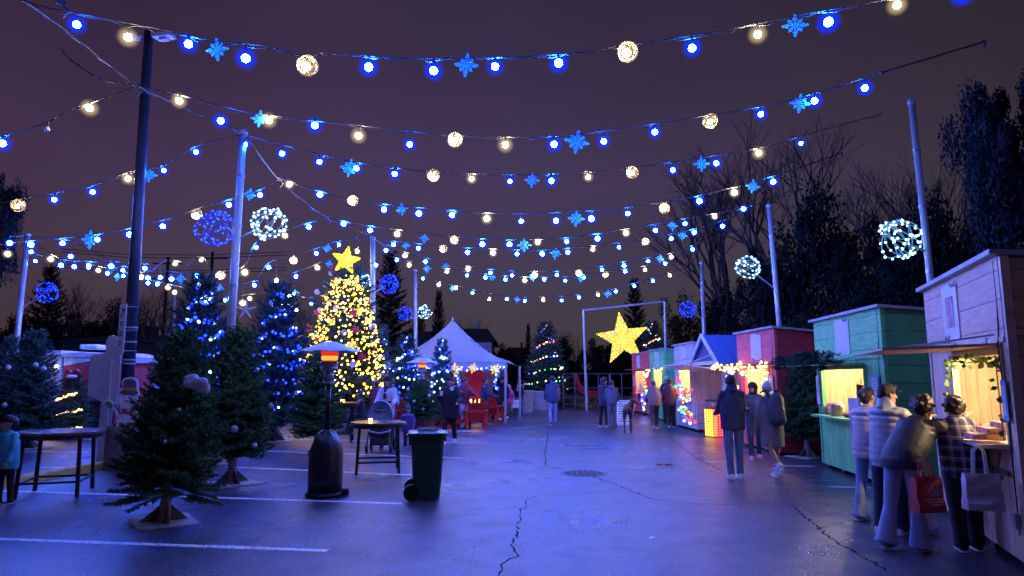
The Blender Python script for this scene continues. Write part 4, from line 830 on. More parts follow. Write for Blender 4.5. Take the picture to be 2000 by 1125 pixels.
# ---- warm bulb garlands on stalls
def garland(label, pts, n, r, choose, group=None, seed=1, sag=.05, jit=.03, parts=100):
    random.seed(seed); t = thing('light_garland', label, 'string lights', pts[0], 0, group); q = []; L_ = [0]
    for a, b in zip(pts, pts[1:]): L_.append(L_[-1] + (b - a).length)
    out = []
    for i in range(n):
        d = L_[-1] * i / (n - 1); j = max(x for x in range(len(L_)) if L_[x] <= d + 1e-9); j = min(j, len(pts) - 2); f = (d - L_[j]) / (L_[j + 1] - L_[j]); p = pts[j].lerp(pts[j + 1], f)
        out.append(p - pts[0] + V((random.uniform(-jit, jit), random.uniform(-jit, jit), random.uniform(-jit, jit) - sag * sin(pi * f))))
    k = MB(); k.tube(out, .008, 4, False); k.build('cable', m_cab, t); rest = MB(); rm = None
    for i, p in enumerate(out):
        me = choose(i)
        if i < parts: link('bulb', me, t, p, None, r * random.uniform(.8, 1.2))
        else: rest.ico(p, r, 1); rm = me.materials[0]
    if rm: tag(rest.build('more_bulbs', rm, t), kind='stuff')
    return t
xwb = bulbm('garland_warm', (1, .60, .22), 6)
l3 = lambda y, z, x=-.12: loc_on(s3, (x, y, z))
garland('warm bulb garland framing the pink red stall window', [l3(.35, 1.25), l3(.35, 1.95), l3(.8, 1.85), l3(1.2, 1.98, -.3), l3(1.85, 1.9, -.5), l3(1.85, 1.2)], 60, .034, lambda i: xwb, seed=2, jit=.07)
garland('warm bulb garland strung between blue roofed booth and red stall', [P(1394, 716, 17.6), P(1402, 713, 17.2), P(1422, 723, 16.9), P(1446, 712, 16.2), P(1452, 732, 15.9)], 44, .034, lambda i: xwb, seed=3, jit=.06)
l7 = lambda y, z, x=-.15: loc_on(s7, (x, y, z))
garland('warm bulb garland at the farthest red stall window', [P(1261, 738, 28.5), P(1265, 720, 28.5), P(1276, 723, 28), P(1291, 720, 27.6)], 26, .04, lambda i: xwb, seed=5, jit=.06)
l6 = lambda y, z, x=-.15: loc_on(s6, (x, y, z))
garland('warm bulb garland over the far small green stall', [l6(.3, 1.98, -.1), l6(.9, 1.9, -.1), l6(1.5, 1.98, -.1)], 7, .04, lambda i: xwb, seed=6)
l5 = lambda y, z, x=-.15: loc_on(s5, (x, y, z))
garland('multicoloured light strand falling beside the white stall', [P(1328, 732, 20.4), P(1326, 752, 20.4), P(1330, 765, 20.2), P(1347, 763, 20.0), P(1328, 778, 20.2), P(1346, 780, 20), P(1330, 794, 20), P(1345, 803, 19.8), P(1333, 808, 19.7), P(1353, 824, 19.5)], 66, .04, cm_ := (lambda i: random.choice((xi, xr, xg, xb, xo, xr, xg))), seed=7, jit=.10)
garland('multicoloured light strand on the far red stall corner', [l7(.05, 1.9, -.2), l7(.0, 1.0, -.2), l7(.3, .9, -.3), l7(.0, .3, -.3)], 30, .05, cm_, seed=8, jit=.07)
# fir boughs on shutter of green stall
random.seed(4); bo = conifer(1.15, .2, 60, .06, .06, z0=0, pw=.1, seed=33, droop=-.1).mesh('boughs', m_fir2)
o = link('fir_bough_garland', bo, None, loc_on(s2, (-.62, .6, 1.93)), (-pi / 2, 0, r2 + .0), (1, .6, 2.1)); tag(o, 'dark fir bough garland lying on the green stall shutter', 'garland')
# ivy on the beige stall window
m_ivy = mat('ivy_green', (.12, .20, .06), .6); k = MB(); random.seed(6)
def ivy(a, b, n):
    for i in range(n):
        p = V(a).lerp(V(b), i / n) + V((random.uniform(-.03, .03), random.uniform(-.05, .05), random.uniform(-.09, .03))); u = V((random.gauss(0, 1), random.gauss(0, 1), random.gauss(0, 1))).normalized() * .035; v_ = u.cross(V((random.random(), 1, .3))).normalized() * .024; k.add([p - u, p + v_, p + u, p - v_], [(0, 1, 2, 3)])
    k.tube([V(a), (V(a) + V(b)) / 2 + V((0, 0, -.04)), V(b)], .006, 4)
ivy((-.06, .12, 1.84), (-.06, 1.75, 1.84), 55); ivy((-.06, .14, 1.85), (-.06, .12, 1.1), 12); ivy((-.06, 1.77, 1.85), (-.06, 1.82, 1.15), 34)
tag(k.build('ivy_garland', m_ivy, None, loc=s1.location), 'leafy green garland round the beige stall window', 'garland'); bpy.data.objects['ivy_garland'].rotation_euler = (0, 0, r1)
# ---- goods in the stalls
random.seed(10)
def goods(t, name, lab, cat, group, me, p, rot=0, sc=1.0): return tag(link(name, me, None, loc_on(t, p), (0, 0, t.rotation_euler.z + rot), sc), lab, cat, group)
gm = [mat('glaze_%d' % i, c, .35) for i, c in enumerate(((.5, .12, .08), (.55, .3, .1), (.6, .55, .5), (.15, .25, .3), (.5, .2, .3), (.2, .3, .1)))]
jar = []
for i, pr in enumerate(([(0, 0), (.05, 0), (.07, .05), (.06, .11), (.035, .13), (.04, .15), (.03, .15), (.028, .13), (0, .1)], [(0, 0), (.045, 0), (.045, .10), (.05, .105), (.05, .13), (0, .135)], [(0, 0), (.035, 0), (.08, .06), (.075, .06), (.03, .01)], [(0, 0), (.03, 0), (.05, .04), (.03, .1), (.012, .17), (.015, .2), (0, .2)])):
    for c in range(3): k = MB(); k.lathe(pr, 16); jar.append(k.mesh('pottery', gm[(i * 2 + c) % 6], True))
for i in range(11): goods(s2, 'pottery_piece', 'small colourful pottery piece on the green stall counter', 'pottery', 'pottery crowding the green stall counter', jar[i % 12], (random.uniform(-.16, .2), 2.4 - i * .12, .98), 0, random.uniform(1.1, 1.7))
for i in range(14): goods(s2, 'pottery_piece', 'small pottery piece on the green stall back shelf', 'pottery', 'pottery on the green stall shelves', jar[(i * 5) % 12], (1.3, .5 + i * .13, 1.28 if i % 2 else 1.65), 0, random.uniform(1.3, 1.9))
k = MB()
for x in (-.16, .16): k.b2((x - .01, -.05, 0), (x + .01, .05, .30))
for z in (0, .28): k.b2((-.16, -.05, z), (.16, .05, z + .02))
for x in (-.1, -.05, 0, .05, .1): k.tube([(x, 0, .02), (x, 0, .28)], .006, 5)
goods(s2, 'wooden_rack', 'small dark wooden rack in the green stall window', 'rack', None, k.mesh('rack', mat('rack_wood', (.12, .04, .02), .5)), (.1, 1.02, 1.24), pi / 2)
k = MB(); k.b2((-.2, -.012, 0), (.2, .012, .34)); goods(s2, 'display_board', 'pale lilac board on near end of green stall counter', 'board', None, k.mesh('board', mat('lilac_card', (.5, .45, .6), .6)), (-.1, .95, .98), pi / 2)
k = MB()
for a in range(5): k.prism([(0, -.03), (.05, 0), (0, .03), (-.18 * (1 + a % 2 * .3), 0)], .02, MX.Rotation(a * 1.25, 4, 'Y'))
goods(s2, 'paper_star', 'orange paper star hanging in the green stall window', 'star', None, k.mesh('paper_star', mat('orange_paper', (.7, .2, .04), .6)), (.35, 1.75, 1.5), pi / 2)
k = MB(); k.b2((-.1, -.015, 0), (.1, .015, .15)); k.b2((-.07, -.016, .03), (.07, -.0155, .12)); fr = k.mesh('frame', mat('frame_orange', (.6, .25, .08), .5)); goods(s2, 'framed_card', 'orange framed card hanging high in green stall', 'card', None, fr, (.8, 1.8, 1.6), pi / 2); goods(s1, 'framed_card', 'orange framed card hanging high in beige stall', 'card', None, fr, (.8, 1.35, 1.62), pi / 2)
# beige stall: box displays tilted on the counter
m_pink = mat('floral_box', (.6, .3, .3), .6, var=.6, scale=25); k = MB()
for i in range(3):
    for j in range(3): k.box((i * .11, -j * .10 + .1, .05 + i * .055), (.10, .09, .05), .1)
goods(s1, 'soap_display', 'tiered display of pink wrapped soaps on beige counter', 'display', None, k.mesh('soap_display', m_pink), (-.2, .42, 1.06), 0)
k = MB(); k.prism([(-.12, 0), (.16, 0), (.16, .16)], .4); goods(s1, 'tilted_stand', 'tilted wooden display stand at beige counter end', 'stand', None, k.mesh('tilted_stand', m_shelf), (-.06, .80, 1.06), 0)
for i in range(8): goods(s1, 'small_jar', 'small jar on the beige stall counter', 'jar', 'jars on the beige stall counter', jar[(i * 3) % 12], (random.uniform(-.1, .1), .95 + i * .09, 1.06), 0, .7)
m_vine = mat('dried_vine', (.12, .07, .04), .8); k = MB()
for i in range(9): k.tube([V((-.05, .25 + i * .05, .78)), V((-.05 - random.uniform(.02, .1), .25 + i * .05 + random.uniform(-.1, .1), .62)), V((-.06 - random.uniform(.0, .12), .3 + i * .04 + random.uniform(-.15, .15), .42 + random.uniform(0, .3)))], .006, 4)
k.tube([(-.05, .3, .98), (-.08, .33, .8), (-.06, .3, .5)], .014, 5); k.b2((-.035, .2, .78), (-.02, .75, .83)); goods(s1, 'twig_decoration', 'bare twig decoration below the beige stall counter', 'decoration', None, k.mesh('twigs', m_vine), (0, 0, 0), 0)
for s, W_, g_ in ((s3, W3, 'pink red stall'), (s5, W5, 'white stall'), (s6, W6, 'far green stall'), (s7, W7, 'farthest red stall')):
    for i in range(9): goods(s, 'small_jar', 'small goods jar inside the %s' % g_, 'jar', 'jars shown inside the ' + g_, jar[(i * 7) % 12], (-.05 if i % 2 else 1.2, .6 + i * .15, 1.0 if i % 2 else 1.28), 0, 1.1)
k = MB(); k.b2((-.13, -.01, 0), (.13, .01, .34)); goods(s3, 'framed_print', 'framed print standing in the pink red stall window', 'picture', None, k.mesh('print', mat('print_lilac', (.5, .35, .5), .5)), (.05, 1.35, 1.0), pi / 2)
k = MB(); k.lathe([(0, 0), (.06, 0), (.08, .1), (.05, .22), (0, .25)], 14); goods(s3, 'table_lamp', 'glowing round lamp in the pink red stall window', 'lamp', None, k.mesh('table_lamp', emis('lamp_glow', (1, .7, .25), 8), True), (.1, .75, 1.02), 0)
# ---------------------------------------------------------------- left side: booths and trailer
m_trl = mat('trailer_white', (.6, .6, .62), .4); Yl = 21
def wbox(name, mt, par, a, b): k = MB(); k.b2(a, b); return k.build(name, mt, par)
xa = P(-40, 740, Yl).x; xb_ = P(116, 740, Yl).x; t = thing('market_booth', 'pale beige booth at left behind the far left fir', 'booth', (xa, Yl, 0))
wbox('wall', m_whiteh, t, (0, 0, 0), (xb_ - xa, 2.2, 2.35)); wbox('roof', m_trl, t, (-.1, -.1, 2.353), (xb_ - xa + .05, 2.3, 2.5)); wbox('corner_post', m_trl, t, (xb_ - xa - .12, -.03, 0), (xb_ - xa + .02, -.003, 2.3))
k = MB(); k.ico((0, 0, 0), .07, 2); k.build('wall_lamp', emis('floodlamp', (1, .95, .8), 6), t, loc=(xb_ - xa + .05, -.25, 1.98))
xc = P(119, 740, Yl).x; xd = P(212, 740, Yl).x; t = thing('market_booth', 'deep red booth with slanted white fascia left of cutouts', 'booth', (xc, Yl + .1, 0))
wbox('wall', m_reds, t, (0, 0, 0), (xd - xc, 2.2, 2.3)); k = MB(); k.prism([(0, 2.3), (xd - xc, 2.3), (xd - xc, 2.28), (0, 2.02)], .04, MX.Translation((0, -.025, 0))); k.build('fascia', m_trl, t); wbox('roof', m_trl, t, (-.05, -.1, 2.303), (xd - xc + .6, 2.3, 2.42))
xe = P(222, 740, Yl).x; xf = P(345, 740, Yl).x; t = thing('market_booth', 'bright red booth with white roof behind the dark pole', 'booth', (xe, Yl + .2, 0))
wbox('wall', m_redb, t, (0, 0, 0), (xf - xe, 2.2, 2.1)); wbox('roof', m_trl, t, (-.05, -.12, 2.103), (xf - xe + .1, 2.3, 2.28))
k = MB(); k.box((0, 0, 0), (.62, .5, .16)); o = k.build('roof_vent', m_trl, None, loc=P(182, 678, Yl + .8), bev=.05); tag(o, 'white rounded vent box on red booth roof', 'vent')
k = MB(); k.b2((-.02, 0, 0), (.02, .9, .04)); k.bar((0, 0, .02), (0, .5, .25), .03)
# ---------------------------------------------------------------- marquee
m_tent = mat('marquee_white', (.22, .23, .26), .55, 0, .05, 2, .2, 6); m_tentg = mat('marquee_lit_back', (.3, .3, .38), .6)
Yt0 = 24.5; Pk = P(884, 626, Yt0 + 2.6); xl = P(779, 712, Yt0).x; xr_ = P(989, 712, Yt0).x; ze = P(989, 707, Yt0).z; cx = Pk.x; cy = Yt0 + 2.6; hw = (xr_ - xl) / 2; cx = Pk.x; hw = xr_ - cx
t = thing('marquee', 'white peaked marquee with lights along its front edge', 'tent', (cx, cy, 0)); k = MB(); n = 14; vs = []; seg = 32
for i in range(n + 1):
    f = i / n; hgt = ze + (Pk.z - ze) * (.62 * f + .38 * f ** 2)
    for j in range(seg):
        a = 2 * pi * j / seg + pi / 4; e = 1 / max(abs(cos(a)), abs(sin(a))); rr = hw * (1 - f) * (e * (1 - f) ** .3 + 1 * (1 - (1 - f) ** .3) if f > 0 else e) + .02
        vs.append((rr * cos(a), rr * sin(a) * 2.6 / hw, hgt + .015 * sin(j * 3)))
k.add(vs, [(i * seg + j, i * seg + (j + 1) % seg, (i + 1) * seg + (j + 1) % seg, (i + 1) * seg + j) for i in range(n) for j in range(seg)])
k.build('canopy', m_tent, t, True)
k = MB()
for a, b in (((-1, -1), (1, -1)), ((1, -1), (1, 1)), ((1, 1), (-1, 1)), ((-1, 1), (-1, -1))):
    for i in range(12):
        f0, f1 = i / 12, (i + 1) / 12; p = [(a[0] + (b[0] - a[0]) * f) * hw * 1.005 for f in (f0, f1)]; q = [(a[1] + (b[1] - a[1]) * f) * 2.61 for f in (f0, f1)]; zz = ze - .20 - .03 * (i % 2)
        k.add([(p[0], q[0], ze + .01), (p[1], q[1], ze + .01), (p[1], q[1], zz), (p[0], q[0], zz)], [(0, 1, 2, 3)])
k.build('valance', m_tent, t)
for sx in (-1, 1):
    for sy in (-1, 1): k = MB(); k.tube([(sx * hw * .985, sy * 2.56, 0), (sx * hw * .985, sy * 2.56, ze)], .04, 8); k.build('leg', m_galv, t)
k = MB(); k.tube([(0, 0, Pk.z - .1), (0, 0, Pk.z + .12)], .03, 6); k.build('finial', m_galv, t)
k = MB(); k.b2((-hw * .95, 2.3, 0), (hw * .95, 2.33, ze - .1)); k.build('back_panel', m_tentg, t)
garland('blue and white garland under the marquee front edge', [V((cx - hw, cy - 2.7, ze - .2)), V((cx, cy - 2.7, ze - .22)), V((cx + hw, cy - 2.7, ze - .2))], 80, .035, lambda i: xi if i % 3 == 0 else xb, seed=11, jit=.06)
for px, nm in ((896, 'left'), (952, 'right')): garland('blue light strand hanging at the %s of the marquee opening' % nm, [P(px + (20 if nm == 'right' else -4), 722, cy - 2.6), P(px + (14 if nm == 'right' else 0), 745, cy - 2.6), P(px + (20 if nm == 'right' else 4), 760, cy - 2.6)], 20, .035, lambda i: xb if i % 4 else xi, seed=int(px), jit=.04)
for i, (px, py) in enumerate(((888, 722), (924, 719), (967, 721))):
    tag(link('lit_flower', yfl, None, P(px, py, cy - 2.75), (0, .3 * i, 0), (.25, .2, .21)[i]), ('yellow glowing flower at the left of the marquee edge', 'yellow glowing flower in the middle of the marquee edge', 'yellow glowing flower near the marquee right corner')[i], 'ornament')
k = MB(); k.prism([(-.38, -.55), (.38, -.55), (.38, .55), (-.38, .55)], .03); tag(k.build('red_banner', mat('red_banner', (.6, .02, .03), .6, emit=(.5, .01, .02), es=.15), None, loc=P(926, 752, cy - .8)), 'plain red banner hanging inside the marquee', 'banner')
# second low marquee side wing
k = MB(); o = thing('tent_awning', 'low white awning stretching behind marquee right corner', 'awning', (xr_ + .1, cy + 1.5, 0)); k.add([(0, -1.5, ze), (.45, -1.2, ze - .1), (.45, 2.5, ze - .1), (0, 2.5, ze + .2), (-1.2, 0, ze + .5)], [(0, 1, 2, 3), (0, 3, 4)]); k.build('canopy', m_tent, o)
for y in (-1.2, 2.4): k = MB(); k.tube([(.43, y, 0), (.43, y, ze - .1)], .035, 8); k.build('leg', m_galv, o)
# ---------------------------------------------------------------- houses beyond
def house(label, x0, x1, Y, ze_, zr, D, mw, mr_, side=True, wins=()):
    t = thing('house', label, 'house', (x0, Y, 0)); Wd = x1 - x0; wbox('wall', mw, t, (0, 0, 0), (Wd, D, ze_))
    k = MB(); k.add([(-.4, -.4, ze_), (Wd + .4, -.4, ze_), (Wd + .4, D + .4, ze_), (-.4, D + .4, ze_), (Wd * .12, D / 2, zr), (Wd * .88, D / 2, zr)], [(0, 1, 5, 4), (2, 3, 4, 5), (1, 2, 5), (3, 0, 4), (0, 3, 2, 1)]); r_ = k.build('roof', mr_, t); wbox('chimney', mw, r_, (Wd * .6, D * .5, zr - .5), (Wd * .68, D * .6, zr + .6))
    for x, z in wins: f_ = wbox('window', m_whitet, t, (x, -.05, z), (x + 1.0, -.004, z + 1.2)); wbox('pane', mat('dark_glass', (.01, .012, .02), .1), f_, (x + .08, -.06, z + .08), (x + .92, -.052, z + 1.12))
mro = mat('dark_shingles', (.03, .035, .05), .8, bump=.4); mhw = mat('pale_siding', (.28, .28, .34), .7)
Yh = 46; house('pale house with dark hipped roof right of marquee', P(862, 700, Yh).x, P(960, 700, Yh).x, Yh, P(0, 668, Yh).z, P(0, 645, Yh).z + .4, 8, mhw, mro, wins=((1.0, 2.2),))
Yh = 50; house('low grey house hidden left of the marquee peak', P(775, 700, Yh).x, P(868, 700, Yh).x, Yh, P(0, 680, Yh).z, P(0, 640, Yh).z, 8, mhw, mat('grey_blue_shingles', (.07, .08, .13), .8))
Yh = 40; house('dark low house beyond the left booths', P(110, 700, Yh).x, P(262, 700, Yh).x, Yh, P(0, 668, Yh).z, P(0, 645, Yh).z, 9, mat('dark_siding', (.03, .03, .04), .8), mro)
Yh = 70; house('distant dark house right of the far spruce', P(985, 700, Yh).x, P(1040, 700, Yh).x, Yh, P(0, 700, Yh).z, P(0, 675, Yh).z, 9, mat('dark_siding', (.03, .03, .04), .8), mro)
# utility poles with crossarms left
Yu = 60
for px, lab in ((400, 'dark utility pole with crossarms right of dark lamp pole'), (312, 'dark utility pole seen between lamp pole and blue fir')):
    t = thing('utility_pole', lab, 'utility pole', (P(px, 740, Yu).x, Yu, 0)); zt = P(px, 492 + (px < 350) * 10, Yu).z; k = MB(); k.tube([(0, 0, 0), (0, 0, zt)], .14, 8); k.build('pole', m_bark, t)
    for dz in (.6, 2.0): k = MB(); k.bar((-1.4, 0, zt - dz), (1.4, 0, zt - dz), .1, .12); k.build('crossarm', m_bark, t)
t = thing('overhead_wires', 'dark overhead wires crossing the sky beyond left poles', 'wires', P(200, 490, Yu)); k = MB()
for dy in (0, 6, 30, 36): k.tube([P(120, 486 + dy, Yu) - t.location, P(250, 497 + dy, Yu) - t.location, P(400, 498 + dy, Yu) - t.location, P(560, 492 + dy, Yu) - t.location], .03, 4)
k.build('wire', m_bare, t)
# crowd barriers at the far end
for i, (px0, px1) in enumerate(((1100, 1145), (1147, 1190), (1192, 1236))):
    Yb = 36; a, b = P(px0, 730, Yb), P(px1, 730, Yb); t = thing('metal_barrier', ('dark metal barrier left of the red sleigh', 'dark metal barrier behind the red sleigh', 'dark metal barrier left of the far red stall')[i], 'barrier', (a.x, Yb, 0), 0, 'metal barriers at the far end'); wd = b.x - a.x; k = MB(); zt = a.z
    for z in (.25, .6, 1.1, zt): k.tube([(0, 0, z), (wd, 0, z)], .03, 5)
    for x in (0, wd * .5, wd): k.tube([(x, 0, 0), (x, 0, zt)], .03, 5)
    k.build('frame', mat('dull_metal', (.12, .12, .15), .5, .5), t)
# ---------------------------------------------------------------- patio heaters
print('furniture')
m_steel = mat('brushed_steel', (.38, .40, .48), .42, .7, .1, 3); m_glow = emis('heater_glow', (1, .03, .01), .9); m_glow2 = emis('heater_hot', (1, .26, .04), 2.2); m_vinyl = mat('black_vinyl_cover', (.012, .013, .02), .32, 0, .2, 4, .5, 6)
def heater(lab, base, s=1.0):
    t = thing('patio_heater', lab, 'patio heater', base, 0, 'patio heaters', s)
    k = MB(); k.lathe([(.0, 2.17), (.10, 2.165), (.14, 2.14), (.2, 2.12), (.37, 2.055), (.425, 2.03), (.44, 2.022), (.44, 2.012), (.42, 2.02), (.36, 2.043), (.18, 2.10), (0, 2.11)], 40)
    vs = k.v; k.v = [(x * (1 + .012 * sin(atan2(y, x) * 8)), y * (1 + .012 * sin(atan2(y, x) * 8)), z + .008 * (sqrt(x * x + y * y) / .44) * cos(atan2(y, x) * 8)) for x, y, z in vs]; k.build('reflector_dish', m_steel, t, True)
    k = MB(); k.lathe([(.115, 1.96), (.122, 2.0), (.125, 2.05), (.12, 2.08)], 28); k.build('emitter_screen', m_glow, t, True)
    k = MB(); k.lathe([(.09, 1.90), (.108, 1.905), (.118, 1.925), (.115, 1.96)], 28); k.build('flame_band', m_glow2, t, True)
    k = MB(); k.lathe([(.02, 1.74), (.12, 1.76), (.125, 1.79), (.11, 1.80), (.13, 1.84), (.13, 1.87), (.10, 1.90), (.0, 1.90)], 28); k.build('burner_bowl', m_steel, t, True)
    k = MB(); k.lathe([(.07, 1.58), (.07, 1.75)], 20); k.lathe([(.085, 1.56), (.09, 1.58), (.085, 1.6)], 20); k.build('burner_collar', m_steel, t, True)
    k = MB()
    for i in range(4): a = i * pi / 2 + .5; k.tube([(.105 * cos(a), .105 * sin(a), 2.06), (.14 * cos(a), .14 * sin(a), 2.12)], .008, 5)
    k.build('dish_stud', m_steel, t)
    k = MB(); k.tube([(0, 0, .8), (0, 0, 1.6)], .036, 14); k.build('pole', mat('dark_tube', (.05, .03, .025), .35, .6), t, True)
    k = MB(); n = 14; prof = [(.232, .05), (.238, .3), (.238, .52), (.226, .62), (.18, .76), (.12, .86), (.06, .90), (.04, .905)]; k.lathe(prof, 36)
    k.v = [(x * (1 + .02 * sin(atan2(y, x) * 6 + z * 3) + (.07 * abs(sin(atan2(y, x) * 3)) if z > .6 else 0)), y * (1 + .02 * sin(atan2(y, x) * 6 + z * 3) + (.07 * abs(sin(atan2(y, x) * 3)) if z > .6 else 0)), z + .015 * sin(atan2(y, x) * 5)) for x, y, z in k.v]; k.build('tank_cover', m_vinyl, t, True)
    k = MB(); k.lathe([(.0, .01), (.265, .01), (.275, .03), (.255, .06), (.2, .07)], 32); k.build('base', m_black, t)
    for x in (.25,): k = MB(); k.tube([(x, -.02, .055), (x + .09, -.02, .055)], .05, 14); k.build('wheel', m_black, t)
    return t
h1 = heater('large patio heater glowing orange before the golden fir', G(634, 968), 1.0)
h2 = heater('smaller looking patio heater behind the potted fir', G(822, 849), 1.03)
# ---------------------------------------------------------------- round bar tables
m_top = mat('barrel_wood', (.10, .055, .03), .18, 0, .5, 3, .25, 12, aniso=(1, .15, 1), spec=.7); m_leg = mat('table_leg_black', (.012, .012, .014), .4, .3)
def rtable(lab, base, r, h, rz, lg=.32):
    t = thing('round_table', lab, 'table', base, rz, 'round wooden bar tables'); k = MB(); k.lathe([(0, h - .09), (r * .93, h - .09), (r * .96, h - .07), (r, h - .03), (r, h), (r * .98, h + .008), (0, h + .008)], 44); k.build('tabletop', m_top, t)
    k = MB(); k.lathe([(r * 1.0, h - .065), (r * 1.012, h - .06), (r * 1.012, h - .03), (r * 1.0, h - .025)], 44); k.build('rim_band', m_black, t)
    for sx in (-1, 1):
        for sy in (-1, 1): k = MB(); k.bar((sx * lg, sy * lg, h - .09), (sx * (lg + .03), sy * (lg + .03), 0), .045, .045, (1, 0, 0)); k.build('leg', m_leg, t)
    for sx, sy in ((1, 0), (-1, 0), (0, 1), (0, -1)):
        k = MB(); a = lg + .022
        k.bar((sx * a - sy * a, sy * a - sx * a, .20), (sx * a + sy * a, sy * a + sx * a, .20), .03, .03); k.build('stretcher', m_leg, t)
    return t
tb1 = rtable('round dark wooden table beside the child at far left', G(108, 964), .56, .88, R(18), .34)
tb2 = rtable('round dark wooden table between heater and green bin', G(737, 921), .50, .86, R(12), .33)
tb3 = rtable('round wooden table behind the heater with warm glow', G(668, 862), .40, 1.0, R(8), .22)
k = MB(); k.lathe([(0, 0), (.03, 0), (.035, .05), (.0, .05)], 12); tl = k.mesh('tea_light', emis('tea_light', (1, .6, .1), 10)); tag(link('tea_light', tl, None, tb2.location + V((-.16, .05, .87))), 'small glowing tea light on table beside green bin', 'candle')
tag(link('tea_light', tl, None, tb3.location + V((0.0, -.1, 1.01)), None, 1.4), 'small glowing tea light on table behind the heater', 'candle')
# ---------------------------------------------------------------- wheelie bins
def bin_(lab, base, rz, h=1.04, body=None, lidm=None, sym=False, lidup=True, sc=(1, 1, 1)):
    t = thing('wheelie_bin', lab, 'wheelie bin', base, rz, 'wheeled rubbish bins', sc); m = body or mat('bin_green', (.010, .045, .030), .42, 0, .2, 3, .15, 30)
    k = MB(); rings = [(.20, .235, .04), (.225, .26, .35), (.245, .285, .75), (.258, .30, .93), (.262, .305, .935), (.285, .33, .935), (.285, .33, .99), (.265, .31, .99)]; vs = []
    for x, y, z in rings:
        c = .04
        for sx, sy in ((1, 1), (-1, 1), (-1, -1), (1, -1)):
            for q in ((0, 1), (1, 0)) if sx * sy > 0 else ((1, 0), (0, 1)): vs.append((sx * (x - c * q[0]), sy * (y - c * q[1]), z))
    k.add(vs, [(i * 8 + j, i * 8 + (j + 1) % 8, (i + 1) * 8 + (j + 1) % 8, (i + 1) * 8 + j) for i in range(len(rings) - 1) for j in range(8)] + [tuple(range(8))[::-1]]); k.build('body', m, t)
    k = MB(); n = 9; vs = []
    for i in range(n + 1):
        x = -.30 + .60 * i / n
        for j in range(n + 1): y = -.35 + .70 * j / n; vs.append((x, y, .995 + .045 * sin(pi * i / n) * sin(pi * j / n) + .006 * (j % 3 == 1)))
    k.add(vs, [(i * (n + 1) + j, (i + 1) * (n + 1) + j, (i + 1) * (n + 1) + j + 1, i * (n + 1) + j + 1) for i in range(n) for j in range(n)]); o = k.build('lid', lidm or mat('bin_lid', (.05, .09, .08), .3, 0, .3, 12, .4, 20), t); so = o.modifiers.new('s', 'SOLIDIFY'); so.thickness = .012
    k = MB()
    for i in range(5): k.box((0, -.2 + i * .1, 1.04), (.32, .03, .02))
    k.build('lid_rib', mat('bin_lid', (.05, .09, .08)), o)
    for s in (-1, 1): k = MB(); k.lathe([(.05, -.025), (.12, -.025), (.125, 0), (.12, .025), (.05, .025)], 20); k.v = [(x - .235, z + s * .29, y + .125) for x, y, z in k.v]; k.build('wheel', m_black, t)
    k = MB(); k.tube([(-.32, -.22, .95), (-.32, .22, .95)], .016, 8); k.build('handle', m_black, t)
    if sym:
        k = MB()
        for a in range(3): k.prism([(-.06, .05), (.04, .05), (.04, .085), (.1, .035), (.04, -.01), (.04, .02), (-.06, .02)], .003, MX.Translation((.0, -.29, .66)) @ MX.Rotation(a * 2 * pi / 3, 4, 'Y') @ MX.Translation((0, 0, .03)))
        k.b2((-.12, -.282, .50), (.12, -.277, .52)); k.build('recycling_mark', mat('bin_mark', (.5, .55, .7), .5), t)
    return t
bin_('dark green wheelie bin with rumpled lid beside round table', G(833, 972), R(8), sc=(.88, .88, .9))
bin_('dark blue wheelie bin with pale recycling mark at left', G(153, 850), R(4), body=mat('bin_blue', (.015, .02, .06), .5), lidm=mat('bin_blue_lid', (.02, .025, .07), .4), sym=True)
bb = bin_('black wheelie bin holding a tied bag near cutout', G(191, 849), R(-6), body=mat('bin_black', (.015, .014, .02), .5), lidm=m_black)
k = MB(); k.ico((0, 0, 0), .2, 3, (1, .8, .8)); k.v = [tuple(V(v) * (1 + .18 * noise.noise(V(v) * 11))) for v in k.v]; tag(k.build('rubbish_bag', mat('pale_bag', (.3, .3, .4), .3, bump=.6, bscale=15), None, True, bb.location + V((0.02, -.1, 1.10))), 'shiny pale plastic bag sitting on the black bin', 'bag')
t = thing('litter_bin', 'black round litter bin beside the white stall', 'litter bin', G(1363, 830)); k = MB(); k.lathe([(.22, .0), (.26, .5), (.28, .72), (.30, .74), (.30, .79), (.26, .79), (.25, .7), (0, .2)], 28); k.build('body', mat('bin_black', (.015, .014, .02)), t)
